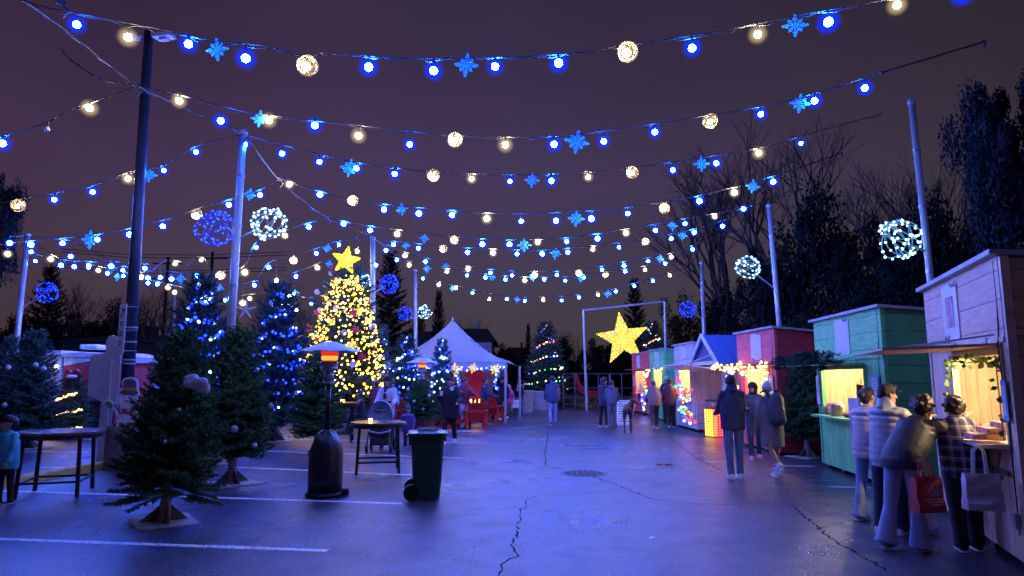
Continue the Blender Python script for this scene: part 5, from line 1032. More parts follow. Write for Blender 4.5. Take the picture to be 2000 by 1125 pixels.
# ---------------------------------------------------------------- adirondack chairs
m_adr = mat('red_plastic_wood', (.62, .02, .015), .4, 0, .12, 4)
def adr():
    t = thing('adirondack_chair', '', 'chair', (0, 0, 0), 0, 'red adirondack chairs')
    for i, x in enumerate((-.24, -.12, 0, .12, .24)):
        hh = (.88, .97, 1.0, .97, .88)[i]; k = MB(); k.bar((x * .85, .22, .26), (x * 1.1, .56, hh), .10, .02, (0, 1, 0)); k.build('back_slat', m_adr, t)
    k = MB()
    for i in range(5): k.bar((-.27, -.30 + i * .12, .37 - i * .03), (.27, -.30 + i * .12, .37 - i * .03), .11, .02)
    k.build('seat', m_adr, t)
    for s in (-1, 1):
        k = MB(); k.prism([(-.36, .30), (-.36, .40), (.2, .24), (.72, .04), (.72, 0), (.58, 0), (.2, .14)], .03, MX.Translation((s * .29, 0, 0)) @ MX.Rotation(pi / 2, 4, 'Z')); k.build('side_rail', m_adr, t)
        k = MB(); k.bar((s * .33, -.28, 0), (s * .33, -.28, .56), .09, .03, (0, 1, 0)); k.build('leg', m_adr, t)
        k = MB(); k.bar((s * .335, .38, 0.12), (s * .335, .38, .56), .09, .03, (0, 1, 0)); k.build('leg', m_adr, t)
        k = MB(); k.prism([(-.36, -.07), (-.30, -.09), (.2, -.07), (.46, -.04), (.46, .04), (-.30, .07), (-.36, .05)], .022, MX.Translation((s * .34, 0, .575)) @ MX.Rotation(pi / 2, 4, 'Z') @ MX.Rotation(pi / 2, 4, 'X')); k.build('armrest', m_adr, t)
    k = MB(); k.bar((-.3, .40, .56), (.3, .40, .56), .08, .025, (0, 1, 0)); k.bar((-.3, .53, .82), (.3, .53, .82), .05, .02, (0, 1, 0)); k.bar((-.3, -.36, .33), (.3, -.36, .33), .09, .02, (0, 1, 0)); k.build('brace', m_adr, t); return t
def copy_tree(o, parent=None):
    c = o.copy(); COL.objects.link(c)
    if parent: c.parent = parent
    for ch in list(o.children): copy_tree(ch, c)
    return c
ad0 = adr(); first = True
for px, py, rz, lab in ((928, 836, 190, 'red adirondack chair with its back turned, nearest marquee path'), (893, 836, 130, 'red adirondack chair seen side on behind man in black'), (853, 835, -60, 'red adirondack chair left of the man in black'),
                    (772, 832, 200, 'red adirondack chair behind woman with stroller'), (963, 822, 160, 'red adirondack chair beside the dark couple near marquee'), (1010 - 150, 818, 20, 'red adirondack chair farther back beside the fire table')):
    o = ad0 if first else copy_tree(ad0); first = False; o.location = G(px, py); o.rotation_euler = (0, 0, R(rz)); o['label'] = lab
# ---------------------------------------------------------------- fire tables
for px, py, lab in ((848, 822, 'low fire table burning left of man in black'), (927, 818, 'fire table burning below the red banner')):
    t = thing('fire_table', lab, 'fire table', G(px, py), R(10), 'fire tables by the marquee'); k = MB(); k.b2((-.45, -.45, .0), (.45, .45, .55)); k.build('body', m_boothd, t); k = MB(); k.b2((-.58, -.58, .55), (.58, .58, .61)); k.build('top', mat('slate', (.1, .1, .13), .4), t)
    for sx, sy in ((1, 0), (-1, 0), (0, 1), (0, -1)): k = MB(); k.box((sx * .3, sy * .3, .74), (.02 if sx else .62, .02 if sy else .62, .26)); k.build('glass_guard', mat('guard', (.1, .12, .16), .1), t) if sy >= 0 and False else None
    random.seed(px); k = MB()
    for i in range(9): x, y = random.uniform(-.25, .25), random.uniform(-.15, .15); h = random.uniform(.14, .3); k.tube([(x, y, .61), (x + .02, y, .61 + h * .4), (x - .02, y, .61 + h * .75), (x + .01, y, .61 + h)], [.04, .06, .035, .004], 7)
    k.build('flame', emis('flame', (1, .38, .06), 14), t, True)
# ---------------------------------------------------------------- lit gift boxes, buckets, sleigh, board
t = thing('lit_gift_box', 'glowing gift box with yellow and red lit sides', 'gift box', G(1395, 853), R(26)); s = .34
k = MB(); hh = .78
for x in (-1, 1):
    for y in (-1, 1): k.tube([(x * s / 2, y * s / 2, 0), (x * s / 2, y * s / 2, hh)], .01, 4)
for z in (0.01, hh):
    for x in (-1, 1): k.tube([(x * s / 2, -s / 2, z), (x * s / 2, s / 2, z)], .01, 4); k.tube([(-s / 2, x * s / 2, z), (s / 2, x * s / 2, z)], .01, 4)
k.build('frame', m_wire, t)
for nm, em, a_, b_ in (('yellow_side', (1, .40, .02), (-s / 2 + .02, -s / 2 + .02, .01), (-.003, s / 2 - .02, hh - .01)), ('red_side', (1, .01, .05), (.003, -s / 2 + .02, .01), (s / 2 - .02, s / 2 - .02, hh - .01))):
    k = MB(); k.b2(a_, b_); k.build(nm, mat('gift_' + nm, tuple(c * .5 for c in em), .7, emit=em, es=.9), t)
gy = bulbm('gift_yellow', (1, .55, .08), 5); gr = bulbm('gift_red', (1, .12, .10), 4)
for f in range(2):
    for i in range(11):
        for j in range(4):
            z = .05 + i * .068; q = -s / 2 + .04 + j * .09; link('bulb', gy if f == 0 else gr, t, V((-s / 2 - .005, q, z + .01 * (j % 2))) if f == 0 else V((q, -s / 2 - .005, z)), None, .022)
k = MB()
for a in (-.6, .6): k.tube([(0, 0, hh), (sin(a) * .14, 0, hh + .1), (sin(a) * .2, 0, hh + .03), (0, 0, hh)], .018, 6)
k.build('bow', m_red, t)
m_pail = mat('white_pail', (.26, .26, .3), .5)
for px, py, r, h, lab in ((1026, 812, .42, 1.05, 'white tapered tub behind the woman with white bag'), (1057, 806, .62, .95, 'wide white tub holding the round multicoloured fir')):
    t = thing('white_tub', lab, 'tub', G(px, py - 6), 0); k = MB(); k.lathe([(r * .8, 0), (r, h * .95), (r * 1.04, h), (r * .95, h), (r * .8, .1), (0, .1)], 28); k.build('body', m_pail, t); k = MB(); k.lathe([(r * 1.05, h * .9), (r * 1.09, h * .95), (r * 1.05, h)], 28); k.build('rim', m_pail, t)
t = thing('sleigh', 'red sleigh with curled runners below the star gantry', 'sleigh', G(1163, 795), R(8)); m_sl = mat('sleigh_red', (.45, .02, .03), .4); m_gold = mat('sleigh_gold', (.5, .3, .08), .35, .5)
k = MB(); k.prism([(-1.3, 1.9), (-1.15, 1.95), (-.95, 1.35), (-.55, .95), (.3, .9), (.7, 1.15), (1.0, 1.2), (1.05, 1.05), (.8, .55), (-.6, .55), (-1.05, .85)], .9); k.build('body', m_sl, t, bev=.03)
for s in (-1, 1): k = MB(); k.tube([(-1.35, s * .4, .35), (-1.2, s * .4, .1), (-.9, s * .4, .05), (1.0, s * .4, .05), (1.35, s * .4, .2), (1.4, s * .4, .45), (1.2, s * .4, .5)], .035, 6); k.build('runner', m_gold, t)
k = MB()
for x in (-.6, 0, .6):
    for s in (-1, 1): k.tube([(x - .2, s * .4, .07), (x, s * .38, .56), (x + .2, s * .4, .07)], .025, 5)
k.build('strut', m_gold, t)
t = thing('sandwich_board', 'white sandwich board with lines of writing behind dog', 'sign board', G(1219, 829), R(-14), None, .82); Tl = MX.Rotation(R(-12), 4, 'X')
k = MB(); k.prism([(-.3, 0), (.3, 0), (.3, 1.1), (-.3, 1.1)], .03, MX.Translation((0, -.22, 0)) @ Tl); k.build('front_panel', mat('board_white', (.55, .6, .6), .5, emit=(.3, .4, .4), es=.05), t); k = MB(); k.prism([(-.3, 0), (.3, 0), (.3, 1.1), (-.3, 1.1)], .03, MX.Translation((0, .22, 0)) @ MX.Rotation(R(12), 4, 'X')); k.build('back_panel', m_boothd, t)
k = MB(); random.seed(5)
for i in range(9): z = 1.0 - i * .105; w_ = random.uniform(.12, .24); k.prism([(-w_, z - .03), (w_, z - .03), (w_, z), (-w_, z)], .004, MX.Translation((0, -.22, 0)) @ Tl @ MX.Translation((0, -.018, 0)))
k.build('writing', m_ink, t)
t = thing('tripod_easel', 'thin metal easel standing before farthest red stall', 'easel', G(1252, 812), R(-20)); k = MB()
for a, b in (((0, 0, 1.5), (-.35, -.1, 0)), ((0, 0, 1.5), (.35, -.1, 0)), ((0, 0, 1.5), (0, .4, 0)), ((-.2, -.06, .6), (.2, -.06, .6))): k.tube([a, b], .02, 5)
k.build('frame', mat('easel_metal', (.4, .4, .45), .4, .6), t)
# ---------------------------------------------------------------- plywood cutouts
m_ply = mat('cutout_back_white', (.55, .55, .6), .6, 0, .1, 3, .2, 20); m_cw = mat('cutout_white', (.65, .66, .7), .5); m_cred = mat('cutout_red', (.5, .05, .04), .5); m_cgr = mat('cutout_green', (.05, .25, .1), .5); m_cor = mat('cutout_orange', (.7, .2, .03), .5); m_chat = mat('cutout_hat', (.10, .10, .16), .5)
def shape(pxs, Y, c): return [((P(x, y, Y) - c).x, (P(x, y, Y) - c).z) for x, y in pxs]
Yc = 12.9; c = P(205, 905, Yc); c.z = 0; t = thing('plywood_cutout', 'large blank white back of a shaped plywood cutout', 'cutout', c)
k = MB(); k.prism(shape([(172, 772), (176, 700), (182, 693), (207, 690), (208, 666), (214, 657), (220, 655), (228, 659), (231, 668), (231, 683), (236, 686), (234, 740), (228, 790), (222, 798), (200, 786), (188, 778), (176, 774)], Yc, c), .025); k.build('panel', m_ply, t)
k = MB(); k.prism(shape([(196, 786), (219, 790), (204, 903), (184, 905)], Yc, c), .03, MX.Translation((0, .05, 0))); k.build('rear_support', m_ply, t)
k = MB(); k.prism(shape([(215, 700), (221, 700), (212, 840), (206, 840)], Yc, c), .04, MX.Translation((0, -.035, 0))); k.build('batten', m_ply, t)
k = MB(); k.tube([P(160, 713, Yc) - c, P(178, 711, Yc) - c], [.005, .02], 6); k.build('pointed_tip', m_ply, t)
Yn = 12.2; c = P(245, 925, Yn); c.z = 0; t = thing('snowman_cutout', 'flat plywood snowman with top hat and green mitten', 'cutout', c)
k = MB(); k.prism(shape([(228, 905), (231, 860), (226, 835), (231, 815), (222, 800), (212, 796), (202, 790), (203, 783), (212, 780), (221, 786), (230, 805), (236, 800), (232, 780), (233, 770), (230, 764), (233, 758), (240, 757), (238, 746), (243, 739), (256, 736), (268, 741), (271, 752), (270, 765), (273, 770), (268, 778), (266, 800), (272, 830), (276, 870), (274, 905)], Yn, c), .022); k.build('body', m_cw, t)
for nm, pp, mm, dy in (('hat', [(241, 762), (242, 745), (247, 741), (259, 740), (266, 745), (267, 762), (272, 768), (262, 772), (240, 771), (234, 766)], m_chat, 0), ('hat_band', [(242, 757), (266, 757), (267, 763), (241, 763)], m_cor, .004), ('nose', [(244, 781), (256, 783), (246, 786)], m_cor, 0), ('mitten', [(205, 788), (209, 784), (216, 785), (221, 791), (219, 798), (213, 797)], m_cgr, 0), ('scarf', [(238, 798), (262, 798), (264, 806), (250, 809), (238, 807)], m_cred, 0), ('stripe', [(222, 789), (225, 789), (238, 808), (236, 811)], m_chat, 0)):
    k = MB(); k.prism(shape(pp, Yn, c), .006, MX.Translation((0, -.0145 - dy, 0))); k.build(nm, mm, t)
for x, y in ((243, 776), (253, 776)): k = MB(); p = P(x, y, Yn) - c; k.ico((p.x, -.014, p.z), .013, 1, (1, .3, 1)); k.build('eye', m_black, t)
# another flat white cutout foot by the second fir (angled board leaning on its stand)
c = G(533, 858); t = thing('angel_cutout', 'small white pointed board standing right of second fir', 'cutout', c, R(10)); k = MB(); k.prism([(-.38, .03), (.30, .03), (.06, .42), (.03, .9), (-.06, .9), (-.12, .45)], .025); k.build('panel', m_ply, t); k = MB(); k.b2((-.4, -.2, 0), (.34, .25, .03)); k.build('foot', m_ply, t)
# small fir with warm garland bands and red bow
c = G(136, 858); t = thing('small_fir', 'small fir with warm light bands before red booth', 'fir tree', c); link('crown', CC, t, None, None, (.95, .95, .80)); link('trunk', TR, t, None, None, .75)
random.seed(9); gt = thing('tree_light_string', 'warm slanting light bands on the small fir by booth', 'tree lights', c, 0, 'light strings wound on fir trees')
for i in range(88):
    f = i / 88; zz, q = ((1.15, .30) if i < 28 else (.72, .46) if i < 58 else (.25, .5)); u = (i % 29) / 29 * 2 - 1; link('bulb', xwb, gt, V((u * q, -.35 * (1 - abs(u) * .4) - .05, zz + u * .09 + random.uniform(-.03, .03))), None, .024)
k = MB(); k.tube([V((-.4, -.3, .7)), V((0, -.5, .75)), V((.4, -.3, .8))], .008, 4); k.build('cable', m_cab, gt)
k = MB()
for a in (-1, 1): k.tube([(0, 0, 0), (a * .14, -.03, .09), (a * .2, 0, 0), (a * .12, .02, -.05), (0, 0, 0)], .035, 6)
tag(k.build('red_bow', m_red, None, True, c + V((0, -.1, 1.76))), 'red bow on top of the small fir by booth', 'bow')
k = MB(); k.ico((0, 0, 0), .1, 2, (1.6, .6, .5)); tag(k.build('snow_tuft', mat('fake_snow', (.7, .7, .75), .9), None, True, c + V((.06, -.24, 1.68))), 'white fluffy tuft just below the red bow', 'decoration')
for i, (x, z) in enumerate(((-.62, .25), (-.58, .62), (-.66, .95), (-.6, 1.25), (-.45, .42), (-.48, .12))):
    k = MB(); k.ico((0, 0, 0), .17, 2, (1, .6, .35)); k.v = [tuple(V(v) * (1 + .2 * noise.noise(V(v) * 14 + V((i, 0, 0))))) for v in k.v]; tag(k.build('striped_cushion', mat('pinkwhite', (.5, .3, .35), .8, 0, .6, 14, aniso=(1, 1, 3)), None, True, c + V((x, .1, z))), 'pink and white wrapped bundle stacked left of small fir', 'bundle', 'bundles stacked beside the small fir')
# ---------------------------------------------------------------- stroller
m_strl = mat('stroller_grey', (.24, .28, .38), .7, bump=.3, bscale=60)
st = thing('stroller', 'grey hooded baby stroller pushed by woman in pale jacket', 'stroller', G(743, 882), R(4), None, 1.06)
k = MB(); n = 10; vs = []
for i in range(n + 1):   # hood: rounded arch shell
    a = i / n
    for j in range(13):
        b = pi * j / 12; wx = .27 * (1 - .12 * a); vs.append((cos(b) * wx, -.18 + a * .42, .66 + (.42 * sin(b) ** .6 if 0 < j < 12 else 0) * (1 - .25 * (a - .3) ** 2) - .10 * (1 - a) * (1 - sin(b))))
k.add(vs, [(i * 13 + j, i * 13 + j + 1, (i + 1) * 13 + j + 1, (i + 1) * 13 + j) for i in range(n) for j in range(12)] + [tuple(range(13))]); k.build('hood', m_strl, st, True)
k = MB(); k.tube([(-.13, -.195, .88), (0, -.21, .86), (.13, -.195, .88)], .025, 8); k.lathe([(0, 0), (.12, 0)], 20); k.v[-40:] = [(x, -.19 + y * .0, .88 + y * .4) for x, y, z in k.v[-40:]]; k.build('hood_flap', mat('stroller_trim', (.12, .14, .22), .6), st, True)
k = MB(); k.tube([(-.25, -.2, .66), (-.22, -.28, .45), (0, -.30, .40), (.22, -.28, .45), (.25, -.2, .66)], .02, 8); k.build('bumper_bar', mat('stroller_bar', (.4, .42, .5), .4), st)
k = MB(); k.box((0, 0, .48), (.42, .5, .36)); k.build('seat_tub', mat('stroller_black', (.02, .02, .03), .6), st, bev=.08)
k = MB(); k.box((0, .05, .22), (.38, .5, .16)); k.build('basket', mat('stroller_black', (.02, .02, .03)), st, bev=.03)
k = MB()
for s in (-1, 1): k.tube([(s * .25, .5, 1.02), (s * .26, .3, .75), (s * .25, -.28, .14)], .014, 8); k.tube([(s * .25, .42, .12), (s * .26, .0, .5)], .014, 8)
k.tube([(-.25, .5, 1.02), (.25, .5, 1.02)], .018, 8); k.build('frame', m_black, st)
for sx in (-1, 1):
    for y, r in ((-.3, .09), (.42, .12)): k = MB(); k.lathe([(r * .5, -.02), (r, -.02), (r * 1.04, 0), (r, .02), (r * .5, .02)], 18); k.v = [(z + sx * .25, x + y, yy + r) for x, yy, z in k.v]; k.build('wheel', m_black, st)
# ---------------------------------------------------------------- people
print('people')
m_skin = mat('skin_light', (.42, .24, .17), .5, 0, .06, 6); m_skin2 = mat('skin_tan', (.26, .14, .09), .5, 0, .06, 6); m_eye = mat('eye_dark', (.02, .015, .012), .2); m_lip = mat('lips', (.35, .10, .09), .4)
m_hair = mat('hair_black', (.010, .008, .008), .5, 0, .3, 30, .6, 60); m_sole = mat('shoe_sole', (.5, .5, .52), .6)
def cloth(name, c, rough=.8, var=.22, bump=.8, bs=11): return mat(name, c, rough, 0, var, 5, bump, bs)
def plaid():
    if 'plaid' in MATS: return MATS['plaid']
    m = mat('plaid', (.03, .04, .12), .85, 0, .1, 5); nt = m.node_tree; N = nt.nodes; L = nt.links; b = N['Principled BSDF']; tc = N.new('ShaderNodeTexCoord'); sp = N.new('ShaderNodeSeparateXYZ'); L.new(tc.outputs['Object'], sp.inputs[0]); outs = []
    for ax, pt in (('X', .085), ('Z', .10)):
        d = N.new('ShaderNodeMath'); d.operation = 'DIVIDE'; d.inputs[1].default_value = pt; L.new(sp.outputs[ax], d.inputs[0]); f = N.new('ShaderNodeMath'); f.operation = 'FRACT'; L.new(d.outputs[0], f.inputs[0])
        r = N.new('ShaderNodeValToRGB'); r.color_ramp.interpolation = 'CONSTANT'; e = r.color_ramp.elements; e[0].color = (.012, .016, .07, 1); e[1].position = .5; e[1].color = (.28, .3, .42, 1)
        for p, c in ((.62, .03), (.68, .5), (.86, .05)): q = e.new(p); q.color = (c, c, c * 1.3 + .02, 1)
        L.new(f.outputs[0], r.inputs[0]); outs.append(r.outputs[0])
    x = N.new('ShaderNodeMix'); x.data_type = 'RGBA'; x.inputs[0].default_value = .5; L.new(outs[0], x.inputs[6]); L.new(outs[1], x.inputs[7]); L.new(x.outputs[2], b.inputs['Base Color']); return m
def person(label, base, rz=0, H=1.75, lean=0, twist=0, legs=((8, 5), (-12, 12)), arms=((5, 12, 20), (-5, 12, 20)), head=(0, 0), top='jacket', topc=None, hem=.78, puff=0, bottom=None, flare=0, shoes=None, boots=0, hair='short', hairc=None, hat=None, hatc=None, hood=False, face=False, near=False, skin=None, girth=1.0, bare=0, sleeve=1, scarf=None, wide=1.0, group=None, legw=1.0, seat=None):
    """forward is +Y in the figure's own frame. arms: (forward, outward, elbow bend) right then left; legs: (hip forward, knee bend)"""
    s = H / 1.75 * .955; skin = skin or m_skin; t = thing('person', label, 'person', base, rz, group)
    hipz = .93; lr = R(lean)
    jl = []
    for i, sx in enumerate((1, -1)):
        a, b = R(legs[i][0]), R(legs[i][1]); hp = V((sx * .09, 0, 0)); kn = hp + V((sx * .015, sin(a), -cos(a))) * .43; an = kn + V((0, sin(a - b), -cos(a - b))) * .42; jl.append([hp, kn, an, a - b])
    low = min(j[2].z for j in jl); up = (seat if seat is not None else -low + .085); O = V((0, 0, up))
    def sp(z, f=0): return O + V((0, sin(lr) * z + cos(lr) * f, cos(lr) * z - sin(lr) * f))   # a point up the spine
    for j in jl:
        for q in range(3): j[q] = j[q] + O
    sh = []; tw = MX.Rotation(R(twist), 3, 'Z')
    for i, sx in enumerate((1, -1)):
        fw, ou, el = [R(v) for v in arms[i]]; S0 = sp(.462) + tw @ V((sx * .168 * wide, 0, 0)); fa = fw
        d1 = V((sx * sin(ou), cos(ou) * sin(fa), -cos(ou) * cos(fa))); E = S0 + d1 * .285; d2 = V((sx * sin(ou) * .1 - sx * max(0, (el - .9)) * .28, cos(ou) * sin(fa + el), -cos(fa + el))).normalized(); Wr = E + d2 * .25; sh.append((S0, E, Wr, d2, sx))
    nk = sp(.545); hd = sp(.545) + V((0, sin(lr * .6 + R(head[1]) * 0) * .1, .115)) + V((0, .015, 0)); HR = MX.Rotation(R(head[0]), 3, 'Z') @ MX.Rotation(-R(head[1]) - lr * .35, 3, 'X')
    hs = 1.38 if H < 1.3 else 1.0; hd = hd + V((0, 0, (hs - 1) * .08)); Hp = lambda x, y, z: hd + HR @ V((x, y, z)) * hs
    g = girth
    # ---- body: one continuous surface
    k = MB()
    k.tube([sp(-.08), sp(-.02), sp(.08), sp(.2), sp(.34), sp(.46), sp(.53)], [(.03, .05), (.10, .15), (.095, .15), (.085, .125), (.105, .155), (.09, .165), (.05, .08)], 16, True, 1, (0, 1, 0))
    for j in jl: k.cap(j[0], .085, j[1], .055, n=12); k.cap(j[1], .056, j[2], .036, n=12); f = V((0, cos(j[3] * .6), sin(j[3] * .6))); k.cap(j[2] + V((0, -.03, -.04)), .035, j[2] + V((0, .13, -.055)), .028, n=10)
    for S0, E, Wr, d2, sx in sh:
        k.cap(S0, .055, E, .040, n=10); k.cap(E, .041, Wr, .026, n=10)
        side = d2.cross(V((0, 0, 1))); side = side.normalized() if side.length > .2 else V((0, 1, 0)); side = V((0, 1, 0)) - d2 * d2.y if abs(d2.y) < .8 else V((1, 0, 0)) * -sx; side.normalize(); nrm = d2.cross(side).normalized(); pl = Wr + d2 * .05
        k.cap(Wr, .024, Wr + d2 * .08, .030, .5, tuple(side), 10)
        if near:
            for q in range(4):
                b0 = Wr + d2 * .085 + side * (.028 - .019 * q); L_ = (.07, .078, .074, .058)[q]; cu = nrm * (-sx) ; m1_ = b0 + (d2 + cu * .15).normalized() * L_ * .5; m2_ = m1_ + (d2 * .8 + cu * .7).normalized() * L_ * .5; k.cap(b0, .0095, m1_, .009, n=8); k.cap(m1_, .009, m2_, .0075, n=8)
            b0 = Wr + d2 * .03 + side * .028; m1_ = b0 + (d2 * .7 + side * .6).normalized() * .04; k.cap(b0, .012, m1_, .0105, n=8); k.cap(m1_, .0105, m1_ + (d2 + side * .15).normalized() * .03, .008, n=8)
        else:
            for q in range(4): b0 = Wr + d2 * .08 + side * (.027 - .018 * q); k.cap(b0, .011, b0 + d2 * (.055, .062, .06, .045)[q], .009, n=6)
            b0 = Wr + d2 * .03 + side * .03; k.cap(b0, .012, b0 + (d2 * .7 + side * .6).normalized() * .055, .009, n=6)
    k.cap(sp(.5), .055, hd + V((0, 0, -.06)), .05, n=12)
    # head: skull, jaw, nose, ears
    def hcap(a, ra, b, rb, sy=1): k.cap(Hp(*a), ra * hs, Hp(*b), rb * hs, sy, tuple(HR @ V((1, 0, 0))), 14)
    hcap((0, -.018, .035), .080, (0, .012, .03), .076, 1.05); hcap((0, .03, -.02), .062, (0, .045, -.075), .036); hcap((0, .01, -.02), .062, (0, .02, .03), .07)
    hcap((0, .088, .018), .010, (0, .110, -.022), .014); hcap((-.02, .078, -.055), .010, (.02, .078, -.055), .010)
    for sx in (-1, 1): hcap((sx * .076, -.005, -.02), .011, (sx * .080, -.012, .02), .014); hcap((sx * .03, .075, -.015), .02, (sx * .035, .068, -.02), .018)
    me = remesh(k, .0085 if near else .014, 2); me.materials.append(skin)
    if s != 1: me.transform(MX.Scale(s, 4))
    link('body', me, t)
    def part(name, k_, vox, m_, sm=2, par=None):
        me = remesh(k_, vox, sm); me.materials.append(m_)
        if s != 1: me.transform(MX.Scale(s, 4))
        return link(name, me, par or t)
    vx = .011 if near else .016
    if face:
        for sx in (-1, 1): k = MB(); k.ico(Hp(sx * .030, .079, .006), .0105 * hs, 2, (1, .6, .7)); k.v = [tuple(V(v) * s) for v in k.v]; k.build('eye', m_eye, t, True)
        k = MB(); k.tube([Hp(-.022, .083, -.055), Hp(0, .091, -.054), Hp(.022, .083, -.055)], [.003, .006, .003], 6); k.v = [tuple(V(v) * s) for v in k.v]; k.build('lips', m_lip, t, True)
    # ---- trousers
    if bottom:
        k = MB(); k.tube([sp(-.10), sp(-.03), sp(.06), sp(.12)], [(.08, .13), (.115, .165 * g), (.108, .158 * g), (.10, .145)], 16, True, 1, (0, 1, 0))
        for j in jl:
            dk = (j[2] - j[1]).normalized(); lw = legw
            if bare: k.cap(j[0], .105 * lw, j[0].lerp(j[1], bare), .09 * lw, n=14); continue
            k.cap(j[0], .105 * lw, j[1], .072 * lw, n=14)
            if flare: k.tube([j[1] - dk * .03, j[1] + dk * .1, j[2] - dk * .08, j[2] + dk * .045], [.070, .064, .072 * (1 + flare * .25), .085 * (1 + flare * .3)], 16)
            else:
                k.cap(j[1], .073 * lw, j[2] - dk * .01, .056 * lw, n=14)
                for q in range(3): k.lathe([(.058 * lw, -.012), (.064 * lw, 0), (.058 * lw, .012)], 14, j[2] - dk * (.0 + .045 * q))
        part('trousers', k, vx, bottom)
    # ---- shoes
    for j in jl:
        k = MB(); a = j[2]; k.cap(a + V((0, -.035, -.035)), .044, a + V((0, .03, -.03)), .047, n=12); k.cap(a + V((0, .03, -.042)), .042, a + V((0, .155, -.055)), .034, .9, n=12)
        if boots:
            q = j[1].lerp(j[2], 1 - boots); k.tube([q, j[2]], [.062, .055], 14); k.lathe([(.06, -.02), (.075, 0), (.06, .02)], 14, q)
        lo = a.z - .083; k.v = [(x, y, max(z, lo + .012)) for x, y, z in k.v]; sh_ = part('shoe', k, vx * .9, shoes or m_black, 1)
        k = MB(); k.tube([a + V((0, -.085, -.076)), a + V((0, -.05, -.076)), a + V((0, .04, -.076)), a + V((0, .13, -.076)), a + V((0, .185, -.074))], [(.012, .028), (.012, .045), (.012, .046), (.012, .046), (.012, .024)], 12, True, 1, (0, 0, 1)); k.v = [tuple(V(v) * s) for v in k.v]; k.build('sole', m_sole if shoes else m_black, sh_, True)
    # ---- upper garment
    if top:
        k = MB(); hz = hem - .93   # hem height relative to the hip
        zs = [hz + (.50 - hz) * i / 9 for i in range(10)]; pts = []; rr = []
        for i, z in enumerate(zs):
            f = (z - hz) / (.5 - hz); w_ = .172 + .022 * sin(pi * min(1, f * 1.15)) * 1; dp = .135 + .01 * sin(pi * f)
            if z < 0: w_ += .006 + (-z) * .05; dp += .005 + (-z) * .05; c = sp(0) + V((0, -.02 * (lean > 25), z * (1 if lean < 25 else .8)))
            else: c = sp(z)
            if z > .38: w_ *= 1 - (z - .38) * 2.6; dp *= 1 - (z - .38) * 1.6
            pts.append(c); rr.append((dp * g, w_ * g * wide))
        pts.append(sp(.545)); rr.append((.075, .10)); k.tube(pts, rr, 22, True, 1, (0, 1, 0))
        for S0, E, Wr, d2, sx in sh:
            k.cap(S0 + V((-sx * .03, 0, -.01)), .078 * g, E, .060 * g, n=14); k.cap(E, .061 * g, Wr - d2 * .015, .045 * g, n=14)
            if puff:
                for A_, B_, r0 in ((S0, E, .078), (E, Wr, .062)):
                    for q in range(4): c = A_.lerp(B_, (q + .5) / 4); k.ico(c, r0 * g * (1.06 - q * .05), 2)
        if puff:
            z = max(hz, -.12) + (.04 if lean < 25 else .14)
            while z < .48: c = sp(z); w_ = (.19 + (.012 if z < 0 else 0)) * g * wide; k.tube([c - V((0, 0, .035)), c - V((0, 0, .02)), c + V((0, 0, .02)), c + V((0, 0, .035))], [(.11 * g, w_ * .88), (.147 * g, w_ * 1.0), (.147 * g, w_ * 1.0), (.11 * g, w_ * .88)], 20, True, 1, (0, 1, 0)); z += .078
        else:
            random.seed(int(H * 1000) + int(rz * 10))
            for q in range(9): z = random.uniform(max(hz, -.1), .4); a0 = random.uniform(0, 6.28); c = sp(z); p = [c + V((cos(a0 + u) * .18 * g * wide, sin(a0 + u) * .13 * g, random.uniform(-.04, .04))) for u in (0, .35, .7)]; k.tube(p, [.008, .018, .008], 6)
        if hood: k.tube([sp(.53) + V((0, .05, -.02)), sp(.57) + V((0, -.06, .0)), sp(.56) + V((0, -.12, -.06))], [.08, .10, .05], 14)
        else: k.tube([sp(.50), sp(.575)], [(.075, .09), (.068, .07)], 16, True, 1, (0, 1, 0))
        part(top, k, vx, topc, 2 if near else 1)
    if scarf:
        k = MB(); k.tube([sp(.535) + V((cos(a) * .085, sin(a) * .085, .01 * sin(a * 2))) for a in [i * .52 for i in range(13)]], .035, 10)
        if scarf[1]: k.cap(sp(.52) + V((.02, .10, 0)), .045, sp(.30) + V((.03, .15, 0)), .055, .5, (1, 0, 0), 10)
        part('scarf', k, vx, scarf[0])
    # ---- hair and hats
    hc = hairc or m_hair
    if hair in ('short', 'curly', 'long', 'bun', 'wild'):
        k = MB(); k.cap(Hp(0, -.028, .05), .092 * hs, Hp(0, .012, .068), .082 * hs, 1.0, tuple(HR @ V((1, 0, 0))), 16); k.cap(Hp(0, -.055, .0), .07 * hs, Hp(0, -.05, -.03), .05 * hs, 1.15, tuple(HR @ V((1, 0, 0))), 14)
        random.seed(int(abs(base[0] * 100)))
        if hair in ('curly', 'wild'):
            for q in range(130):
                d = V((random.gauss(0, 1), random.gauss(0, 1) - .5, random.gauss(0, 1) + .3)).normalized(); r_ = .084 if hair == 'curly' else .09; c = V((0, -.025, .035)) + d * r_ * random.uniform(.95, 1.25)
                if c.y > .05 and c.z < .05: continue
                k.ico(Hp(*c), random.uniform(.022, .034), 1)
        if hair == 'long':
            for sx in (-1, 0, 1): k.cap(Hp(sx * .05, -.05, .0), .055, hd + V((sx * .07, -.045 if sx == 0 else .0, -.24)), .04, n=12)
        if hair == 'bun': k.ico(Hp(0, -.12, .06), .05, 2)
        part('hair', k, .009 if near else .014, hc)
    if hat == 'beanie':
        k = MB(); k.cap(Hp(0, -.02, .055), .094, Hp(0, .005, .07), .088, 1, tuple(HR @ V((1, 0, 0))), 18); k.lathe([(.085, -.03), (.101, -.02), (.103, .02), (.09, .03)], 20, Hp(0, -.002, .045), 1, 1.05); k.ico(Hp(0, -.02, .165), .02, 1); part('beanie', k, .010 if near else .015, hatc)
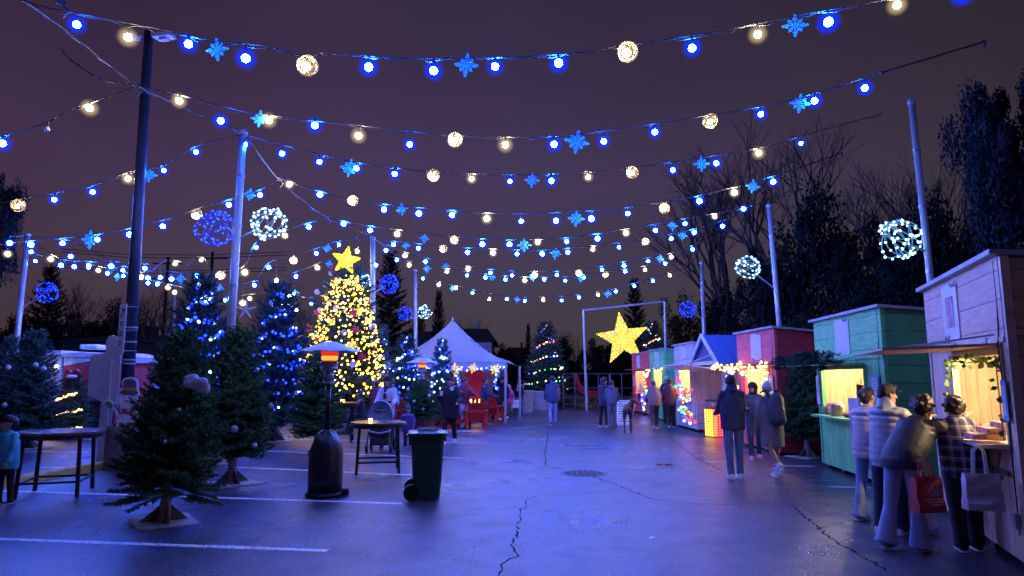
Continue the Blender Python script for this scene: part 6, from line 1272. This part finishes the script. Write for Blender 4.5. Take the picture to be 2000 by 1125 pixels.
    if hat == 'pom':
        k = MB(); k.cap(Hp(0, -.02, .055), .097 * hs, Hp(0, .005, .075), .088 * hs, 1, None, 18); k.ico(Hp(0, -.02, .19), .045 * hs, 2); part('pompom_hat', k, .014, hatc)
    if hat == 'cap':
        k = MB(); k.cap(Hp(0, -.02, .06), .094, Hp(0, .01, .065), .088, 1, None, 18); c_ = part('cap', k, .009, hatc); k = MB(); k.tube([Hp(0, .07, .055), Hp(0, .12, .052), Hp(0, .165, .045)], [(.012, .075), (.010, .07), (.006, .045)], 14, True, 1, tuple(HR @ V((0, 0, 1)))); k.v = [tuple(V(v) * s) for v in k.v]; k.build('brim', hatc, c_, True)
        k = MB(); k.ico(Hp(.03, .085, .10), .02, 2, (1, .4, 1)); k.v = [tuple(V(v) * s) for v in k.v]; k.build('badge', m_pred, c_, True)
    if hat == 'hood':
        k = MB(); k.cap(Hp(0, -.035, .03), .112, Hp(0, .0, .05), .102, 1, None, 18); k.cap(Hp(0, -.05, -.03), .095, sp(.53), .10, n=16); part('hood', k, vx, hatc)
    sh2 = [(a * s, b * s, c * s, d, e) for a, b, c, d, e in sh]
    return t, sh2, jl, (lambda p, T=t: MX.Translation(T.location) @ MX.Rotation(T.rotation_euler.z, 4, 'Z') @ V(p)), s, sp
jeans = cloth('blue_jeans', (.06, .10, .24), .8, .3); jeansl = cloth('light_jeans', (.22, .28, .45), .8, .2); blk = cloth('black_cloth', (.012, .012, .018)); nav = cloth('navy_cloth', (.02, .025, .07)); navp = cloth('navy_puffer', (.02, .04, .13), .45)
greyp = cloth('grey_puffer', (.34, .35, .42), .5); creamp = cloth('cream_puffer', (.42, .36, .40), .5); dkp = cloth('dark_puffer', (.012, .014, .035), .6); pinkj = cloth('pale_pink_jacket', (.6, .5, .56), .6); purp = cloth('purple_coat', (.13, .06, .28), .6); lil = cloth('lilac_sleeve', (.45, .35, .5), .6)
greyc = cloth('grey_coat', (.17, .16, .18), .85); whb = cloth('white_knit', (.55, .52, .55), .9, .1, .8, 50); teal = cloth('teal_jacket', (.05, .42, .5), .6); tan = cloth('tan_hoodie', (.24, .14, .12), .85); maro = cloth('maroon_jacket', (.10, .02, .03), .8); pinkc = cloth('hot_pink_coat', (.55, .08, .32), .7); grayt = cloth('grey_sweats', (.13, .13, .17)); wht = cloth('white_trousers', (.42, .34, .42), .7); whs = mat('white_sneaker', (.55, .55, .58), .5); hijab = cloth('black_scarf', (.012, .01, .014))
def at(px, py): p = G(px, py); return (p.x, p.y, 0)
# the walking man in the navy hoodie and the woman with the backpack
person('man in dark navy hoodie and jeans walking away', at(1436, 934), R(-4), 1.80, 2, 0, ((4, 4), (-6, 6)), ((22, 3, 66), (16, 5, 62)), (-18, 0), 'hoodie', nav, .80, 0, jeans, 0, whs, 0, 'short', hood=True, near=True, skin=m_skin2, wide=1.08)
pw = person('woman in grey coat and white knit hat walking away', at(1513, 934), R(4), 1.68, 10, 0, ((10, 4), (-18, 30)), ((22, 14, 35), (-4, 14, 22)), (-10, 0), 'coat', greyc, .56, 0, blk, 0, whs, .18, None, hat='beanie', hatc=whb, near=True, skin=m_skin2, girth=1.05, bare=.35)
b = thing('backpack', 'dark grey backpack worn over the grey coat', 'backpack', pw[3]((0, -.20, 1.02)), R(4)); k = MB(); k.cap((0, -.02, .0), .17, (0, 0, .26), .13, .85, (0, 1, 0), 18); k.cap((0, -.12, -.03), .09, (0, -.10, .1), .08, n=14); me = remesh(k, .014); me.materials.append(cloth('backpack_grey', (.05, .055, .07), .6)); link('bag', me, b)
for sx in (-1, 1): k = MB(); k.tube([(sx * .09, .04, .3), (sx * .11, .15, .42), (sx * .12, .28, .38)], [(.012, .03)] * 3, 8); k.build('strap', blk, b)
person('woman in black headscarf and pink shoes facing the camera', at(1476, 896), R(165), 1.66, 3, 0, ((14, 8), (-8, 10)), ((25, 8, 70), (20, 8, 60)), (-20, 0), 'jacket', cloth('dark_patterned_jacket', (.06, .06, .12), .7, .7), .85, 0, nav, 0, cloth('pink_shoe', (.6, .2, .35), .5), 0, None, hat='hood', hatc=hijab, face=True, near=True)
# the group at the beige stall
A_ = person('person in cream puffer behind the man in cap', at(1706, 1018), R(-66), 1.62, 4, 0, ((2, 4), (-6, 6)), ((35, 10, 60), (10, 14, 30)), (0, -8), 'puffer_jacket', creamp, .80, 1, jeansl, .2, whs, 0, 'bun', near=True, girth=1.08)
B_ = person('man in black cap and grey puffer looking right', at(1746, 1042), R(-66), 1.67, 5, 0, ((4, 4), (-4, 4)), ((50, 8, 65), (30, 12, 70)), (-22, -4), 'puffer_jacket', greyp, .76, 1, cloth('navy_wide_trousers', (.012, .014, .035)), 0, whs, 0, 'short', hat='cap', hatc=blk, face=True, near=True, hood=True, girth=1.1, legw=1.25)
C_ = person('person bending forward in dark puffer and pale flared jeans', at(1776, 1074), R(-62), 1.72, 47, 0, ((6, 6), (-12, 6)), ((80, 6, 40), (60, 4, 40)), (0, -10), 'puffer_jacket', dkp, .80, 1, jeansl, 1, jeansl, 0, 'wild', hairc=mat('hair_brown', (.03, .015, .01), .5, 0, .4, 30, .6, 60), near=True, girth=1.12)
D_ = person('person with curly hair in blue plaid shirt at stall', at(1893, 1075), R(-14), 1.56, 9, 0, ((3, 3), (-4, 4)), ((32, 10, 40), (60, 4, 60)), (8, -12), 'plaid_shirt', plaid(), .80, 0, blk, 0, m_black, 0, 'curly', near=True, girth=1.12, legw=1.3, skin=m_skin2)
def bag(lab, p, rz, w_, h, m, hand=.25, mark=False, name='tote_bag', fl=.04):
    t = thing(name, lab, 'bag', p, rz); k = MB(); W0, W1 = w_ / 2 * (1 - fl), w_ / 2; d = .06; vs = []; n = 5
    for i in range(n + 1):
        f = i / n; ww = W1 + (W0 - W1) * f; dd = d * (1 - .55 * f) + .01 * sin(i * 2)
        vs += [(-ww, -dd, f * h), (0, -dd * 1.3 + .012 * (-1) ** i, f * h), (ww, -dd, f * h), (ww, dd, f * h), (0, dd * 1.3, f * h), (-ww, dd, f * h)]
    k.add(vs, [(i * 6 + j, i * 6 + (j + 1) % 6, (i + 1) * 6 + (j + 1) % 6, (i + 1) * 6 + j) for i in range(n) for j in range(6)] + [(5, 4, 3, 2, 1, 0)]); k.build('body', m, t)
    for y in (-.02, .02): k = MB(); k.tube([(-w_ * .2, y, h - .03), (-w_ * .15, y, h + hand * .8), (0, y, h + hand), (w_ * .15, y, h + hand * .8), (w_ * .2, y, h - .03)], .008, 6); k.build('handle', m, t)
    if mark:
        k = MB()
        k.prism([(-.05, h * .48), (.05, h * .48), (.055, h * .62), (.03, h * .74), (0, h * .8), (-.03, h * .74), (-.055, h * .62)], .004, MX.Translation((0, -.088, 0)))
        for q, w2 in ((.38, .09), (.30, .07), (.22, .04)): k.prism([(-w2, h * q), (w2, h * q), (w2, h * q + .014), (-w2, h * q + .014)], .004, MX.Translation((0, -.088, 0)))
        k.build('print', mat('bag_print', (.6, .3, .35), .6), t)
    return t
pp = lambda px, py, Y: P(px, py, Y)
bag('red shopping bag with small pale print between two customers', pp(1813, 999, 6.05), R(10), .27, .30, cloth('red_bag', (.5, .03, .04), .5), .16, True)
bag('large white tote bag hanging from plaid shirt arm', pp(1921, 996, 5.95), R(-8), .29, .31, cloth('white_canvas', (.62, .62, .66), .8, .06), .24)
bag('white paper carrier at the feet of bending person', (G(1824, 1050).x, G(1824, 1050).y + .1, .02), R(30), .22, .34, cloth('white_canvas', (.5, .5, .55)), .1)
bag('small crumpled white bag behind the wide navy trousers', (G(1762, 1010).x, 7.0, .25), R(20), .16, .22, cloth('white_canvas', (.5, .5, .55)), .2)
k = MB(); k.cap((0, 0, 0), .1, (0, 0, .22), .09, .6); o = remesh(k, .014); o.materials.append(blk); tag(link('shoulder_bag', o, None, D_[3]((.27, .08, .82))), 'black shoulder bag at the right hip of plaid shirt', 'bag')
k = MB(); k.cap((0, 0, .25), .24, (0.02, 0, .55), .20, .8); k.cap((0, 0, .1), .28, (0, 0, .3), .25, .8); o = remesh(k, .02); o.materials.append(blk); c = G(1945, 1055); tag(link('cloth_covered_crate', o, None, (c.x + .1, c.y + .2, -.12)), 'dark covered heap on the ground beside beige stall', 'heap')
# stall keeper, barely visible in the beige stall window
person('stall keeper leaning at the beige stall window', tuple(loc_on(s1, (.75, .42, 0))), r1 + R(100), 1.62, 12, 0, ((0, 0), (0, 0)), ((20, 8, 60), (20, 8, 60)), (0, 0), 'sweater', cloth('brown_sweater', (.12, .05, .03)), .85, 0, blk, hair='long', hairc=MATS['hair_brown'])
# middle distance
person('woman in pale pink jacket pushing the grey stroller', (G(743, 882).x, G(743, 882).y + .7, 0), R(180), 1.78, 4, 0, ((8, 5), (-6, 8)), ((30, 8, 45), (30, 8, 45)), (-6, -10), 'jacket', pinkj, .74, 0, blk, 0, m_black, 0, 'long', hat='beanie', hatc=blk, face=True, near=True, scarf=(cloth('charcoal_scarf', (.04, .03, .05)), True), girth=1.12)
person('small child in purple coat and hat beside the bin', at(796, 874), R(170), .98, 2, 0, ((5, 5), (-5, 8)), ((10, 20, 25), (10, 20, 25)), (20, 0), 'coat', purp, .70, 1, blk, 0, cloth('brown_boot', (.15, .10, .08)), .15, None, hat='pom', hatc=cloth('purple_knit', (.12, .07, .28)), face=True, girth=1.3, wide=1.15, legw=1.2)
mb_ = person('man in long black coat with round badge holding cup', at(877, 867), R(172), 1.80, 1, 0, ((14, 10), (-10, 14)), ((25, 10, 85), (14, 20, 60)), (14, -6), 'coat', blk, .66, 0, blk, 0, whs, 0, 'short', hat='beanie', hatc=blk, face=True, wide=1.15, girth=1.15)
k = MB(); k.lathe([(0, 0), (.055, 0), (.055, .01), (0, .012)], 18); k.v = [(x, z, y) for x, y, z in k.v]; tag(k.build('badge', m_cw, None, loc=mb_[3]((-.10, .19, 1.38))), 'round white badge on the black coat', 'badge')
k = MB(); k.lathe([(0, 0), (.03, 0), (.04, .11), (.042, .11), (.042, .12), (0, .12)], 14); tag(k.build('paper_cup', m_cw, None, loc=mb_[3]((.14, .30, 1.20))), 'white paper cup held by the man in black', 'cup')
person('person in dark coat seated at table behind heater', at(706, 846), R(100), 1.66, 8, 0, ((80, 80), (75, 70)), ((40, 8, 70), (40, 8, 60)), (0, 0), 'coat', blk, .80, 0, blk, hair='long', seat=.62, face=True)
person('child in teal jacket standing at the far left', at(6, 985), R(168), 1.16, 3, 0, ((3, 3), (-3, 3)), ((14, 8, 20), (10, 8, 15)), (-30, -8), 'jacket', teal, .72, 0, blk, 0, m_black, 0, 'short', face=True, near=True, girth=1.2, wide=1.05)
person('person in pink hat behind the woman with stroller', at(733, 842), R(20), 1.66, 3, 0, arms=((20, 8, 40), (10, 8, 40)), topc=maro, bottom=blk, hair='short', hat='pom', hatc=cloth('pink_knit', (.5, .12, .2)))
person('person in light blue jacket behind the pink jacket woman', at(764, 835), R(200), 1.62, 3, 0, topc=cloth('light_blue_jacket', (.12, .35, .45)), bottom=blk, hair='short')
person('man in navy puffer and jeans walking away alone', at(1080, 831), R(4), 1.80, 4, 0, ((6, 4), (-2, 26)), ((12, 8, 30), (10, 8, 30)), (0, 0), 'puffer_jacket', navp, .82, 0, jeansl, 0, cloth('dark_trainer', (.04, .04, .06)), hair='short', hat='beanie', hatc=nav, hood=True, wide=1.15, girth=1.1)
person('taller dark figure facing right beside dog owner', at(1180, 835), R(-40), 1.76, 3, 0, ((4, 4), (-4, 4)), ((20, 8, 50), (10, 8, 40)), (-40, 0), 'puffer_jacket', cloth('plum_black', (.04, .03, .06)), .74, 1, blk, 0, whs, hair='short', hat='hood', hatc=cloth('plum_black', (.04, .03, .06)))
do = person('dog owner in grey hoodie and grey trousers', at(1196, 838), R(-8), 1.64, 3, 0, ((4, 4), (-6, 6)), ((16, 12, 50), (8, 10, 30)), (-30, 0), 'hoodie', cloth('grey_hoodie', (.09, .10, .16)), .86, 0, grayt, .3, m_black, hair='short', hat='beanie', hatc=cloth('brown_hat', (.12, .05, .04)), hood=True)
person('person in tan hoodie walking away beside maroon jacket', at(1279, 838), R(-4), 1.66, 3, 0, ((16, 8), (-14, 26)), ((-6, 10, 30), (18, 10, 40)), (0, 0), 'hoodie', tan, .84, 0, cloth('dark_joggers', (.05, .03, .04)), 0, whs, .12, 'short', hairc=cloth('grey_knit', (.08, .07, .09)), hood=True, girth=1.2, legw=1.15)
person('person in maroon jacket walking away near white stall', at(1311, 837), R(-8), 1.74, 2, 0, ((10, 6), (-12, 16)), ((20, 10, 70), (5, 10, 40)), (-10, 0), 'jacket', maro, .76, 0, cloth('black_joggers', (.02, .012, .015)), 0, whs, 0, 'short')
person('person behind the maroon jacket with pale face', at(1304, 828), R(170), 1.80, 2, 0, topc=nav, bottom=blk, hair='short', hat='beanie', hatc=cloth('cream_knit', (.5, .45, .35)), face=True)
# by the marquee
person('person in maroon coat and white trousers by fire table', at(906, 836), R(-150), 1.76, 5, 0, ((10, 6), (-12, 10)), ((40, 14, 60), (30, 14, 60)), (30, 0), 'coat', cloth('maroon_coat', (.14, .02, .05)), .84, 0, wht, .3, m_black, 0, 'short', hat='beanie', hatc=cloth('maroon_knit', (.15, .03, .06)), girth=1.15)
person('person with grey hair behind the man in black', at(884, 826), R(170), 1.70, 2, 0, topc=grayt, bottom=blk, hair='short', hairc=cloth('grey_hair', (.3, .28, .32)), face=True)
person('man in dark jacket standing sideways by the marquee', at(946, 828), R(-100), 1.76, 3, 0, ((4, 4), (-4, 4)), ((20, 10, 50), (20, 10, 50)), (0, 0), 'jacket', nav, .80, 0, blk, 0, cloth('dark_trainer', (.04, .04, .06)), hair='short', face=True, girth=1.1)
person('hooded dark figure stooping near marquee leg', at(970, 820), R(-30), 1.74, 14, 0, ((6, 4), (-6, 6)), ((30, 10, 60), (20, 10, 50)), (0, -20), 'coat', blk, .70, 0, blk, hair=None, hat='hood', hatc=blk, girth=1.2)
person('dark figure in track trousers behind stooping figure', at(983, 820), R(160), 1.78, 2, 0, topc=blk, bottom=nav, hair='short', shoes=whs)
person('girl in hot pink coat and pointed pale hat', at(995, 816), R(175), 1.40, 2, 0, ((3, 3), (-3, 3)), ((30, 12, 70), (30, 12, 70)), (0, -10), 'coat', pinkc, .72, 0, cloth('beige_leggings', (.3, .22, .18)), 0, m_black, .5, 'long', hairc=cloth('white_wool', (.5, .48, .6)), hat='pom', hatc=cloth('white_wool', (.5, .48, .6)), girth=1.15, face=True)
person('woman with striped hat and white scarf near pink coat', at(1015, 815), R(150), 1.66, 2, 0, ((6, 4), (-6, 6)), ((14, 12, 20), (10, 12, 30)), (20, 0), 'jacket', blk, .84, 0, jeans, .3, m_black, 0, None, hat='pom', hatc=cloth('pink_stripe_knit', (.35, .2, .28), .9, .5), scarf=(cloth('white_wool', (.5, .48, .6)), True), face=True)
bag('white paper bag beside the pink coat girl', P(1008, 797, G(1010, 815).y - .2), R(20), .42, .34, cloth('white_canvas', (.5, .5, .55)), .1)
# ---------------------------------------------------------------- the dog
dg = thing('dog', 'brown long legged dog on a leash seen from behind', 'dog', at(1226, 845), R(-8), None, 1.14); k = MB(); m_dog = mat('dog_brown', (.10, .035, .018), .6, 0, .3, 6, .4, 60)
k.tube([(0, -.36, .60), (0, -.30, .62), (0, -.12, .60), (0, .1, .60), (.02, .3, .62), (.03, .42, .66)], [(.05, .05), (.105, .095), (.10, .085), (.13, .10), (.14, .105), (.08, .07)], 16, True, 1, (0, 0, 1))
for sx in (-1, 1):
    k.cap((sx * .065, -.27, .58), .075, (sx * .085, -.20, .40), .045, n=12); k.cap((sx * .085, -.20, .40), .042, (sx * .085, -.34, .24), .024, n=10); k.cap((sx * .085, -.34, .24), .022, (sx * .085, -.31, .05), .018, n=10); k.cap((sx * .085, -.31, .03), .024, (sx * .085, -.25, .022), .022, n=8)
    k.cap((sx * .07, .28, .56), .055, (sx * .075, .26, .36), .032, n=10); k.cap((sx * .075, .26, .36), .03, (sx * .075, .28, .05), .018, n=10); k.cap((sx * .075, .28, .03), .024, (sx * .075, .34, .022), .022, n=8)
k.cap((.03, .38, .68), .07, (.16, .46, .80), .055, n=12); k.cap((.16, .46, .82), .068, (.20, .47, .81), .058, n=12); k.cap((.22, .47, .79), .04, (.33, .46, .76), .026, n=10)
for sy in (-1, 1): k.cap((.15, .46 + sy * .05, .86), .022, (.13, .46 + sy * .085, .79), .028, .4, n=8)
k.cap((0, -.36, .63), .022, (-.03, -.44, .50), .014, n=8); k.cap((-.03, -.44, .50), .014, (-.02, -.43, .38), .008, n=8)
me = remesh(k, .011); me.materials.append(m_dog); link('body', me, dg)
k = MB(); k.lathe([(.065, -.015), (.07, 0), (.065, .015)], 16, (.1, .42, .74)); k.build('collar', m_red, dg)
k = MB(); k.ico((.355, .46, .765), .014, 2); k.build('nose', m_black, dg, True); k = MB(); k.ico((.235, .415, .835), .009, 1); k.build('eye', m_eye, dg)
hnd = do[3](do[1][0][2]); a = V(at(1226, 843)) + V((.14, .40, .76)); lt = thing('dog_leash', 'thin dark leash from dog owner hand to brown dog', 'leash', hnd); k = MB(); d = a - hnd; k.tube([V((0, 0, 0)), d * .33 + V((0, 0, -.10)), d * .66 + V((0, 0, -.12)), d], .007, 5); k.build('strap', blk, lt)
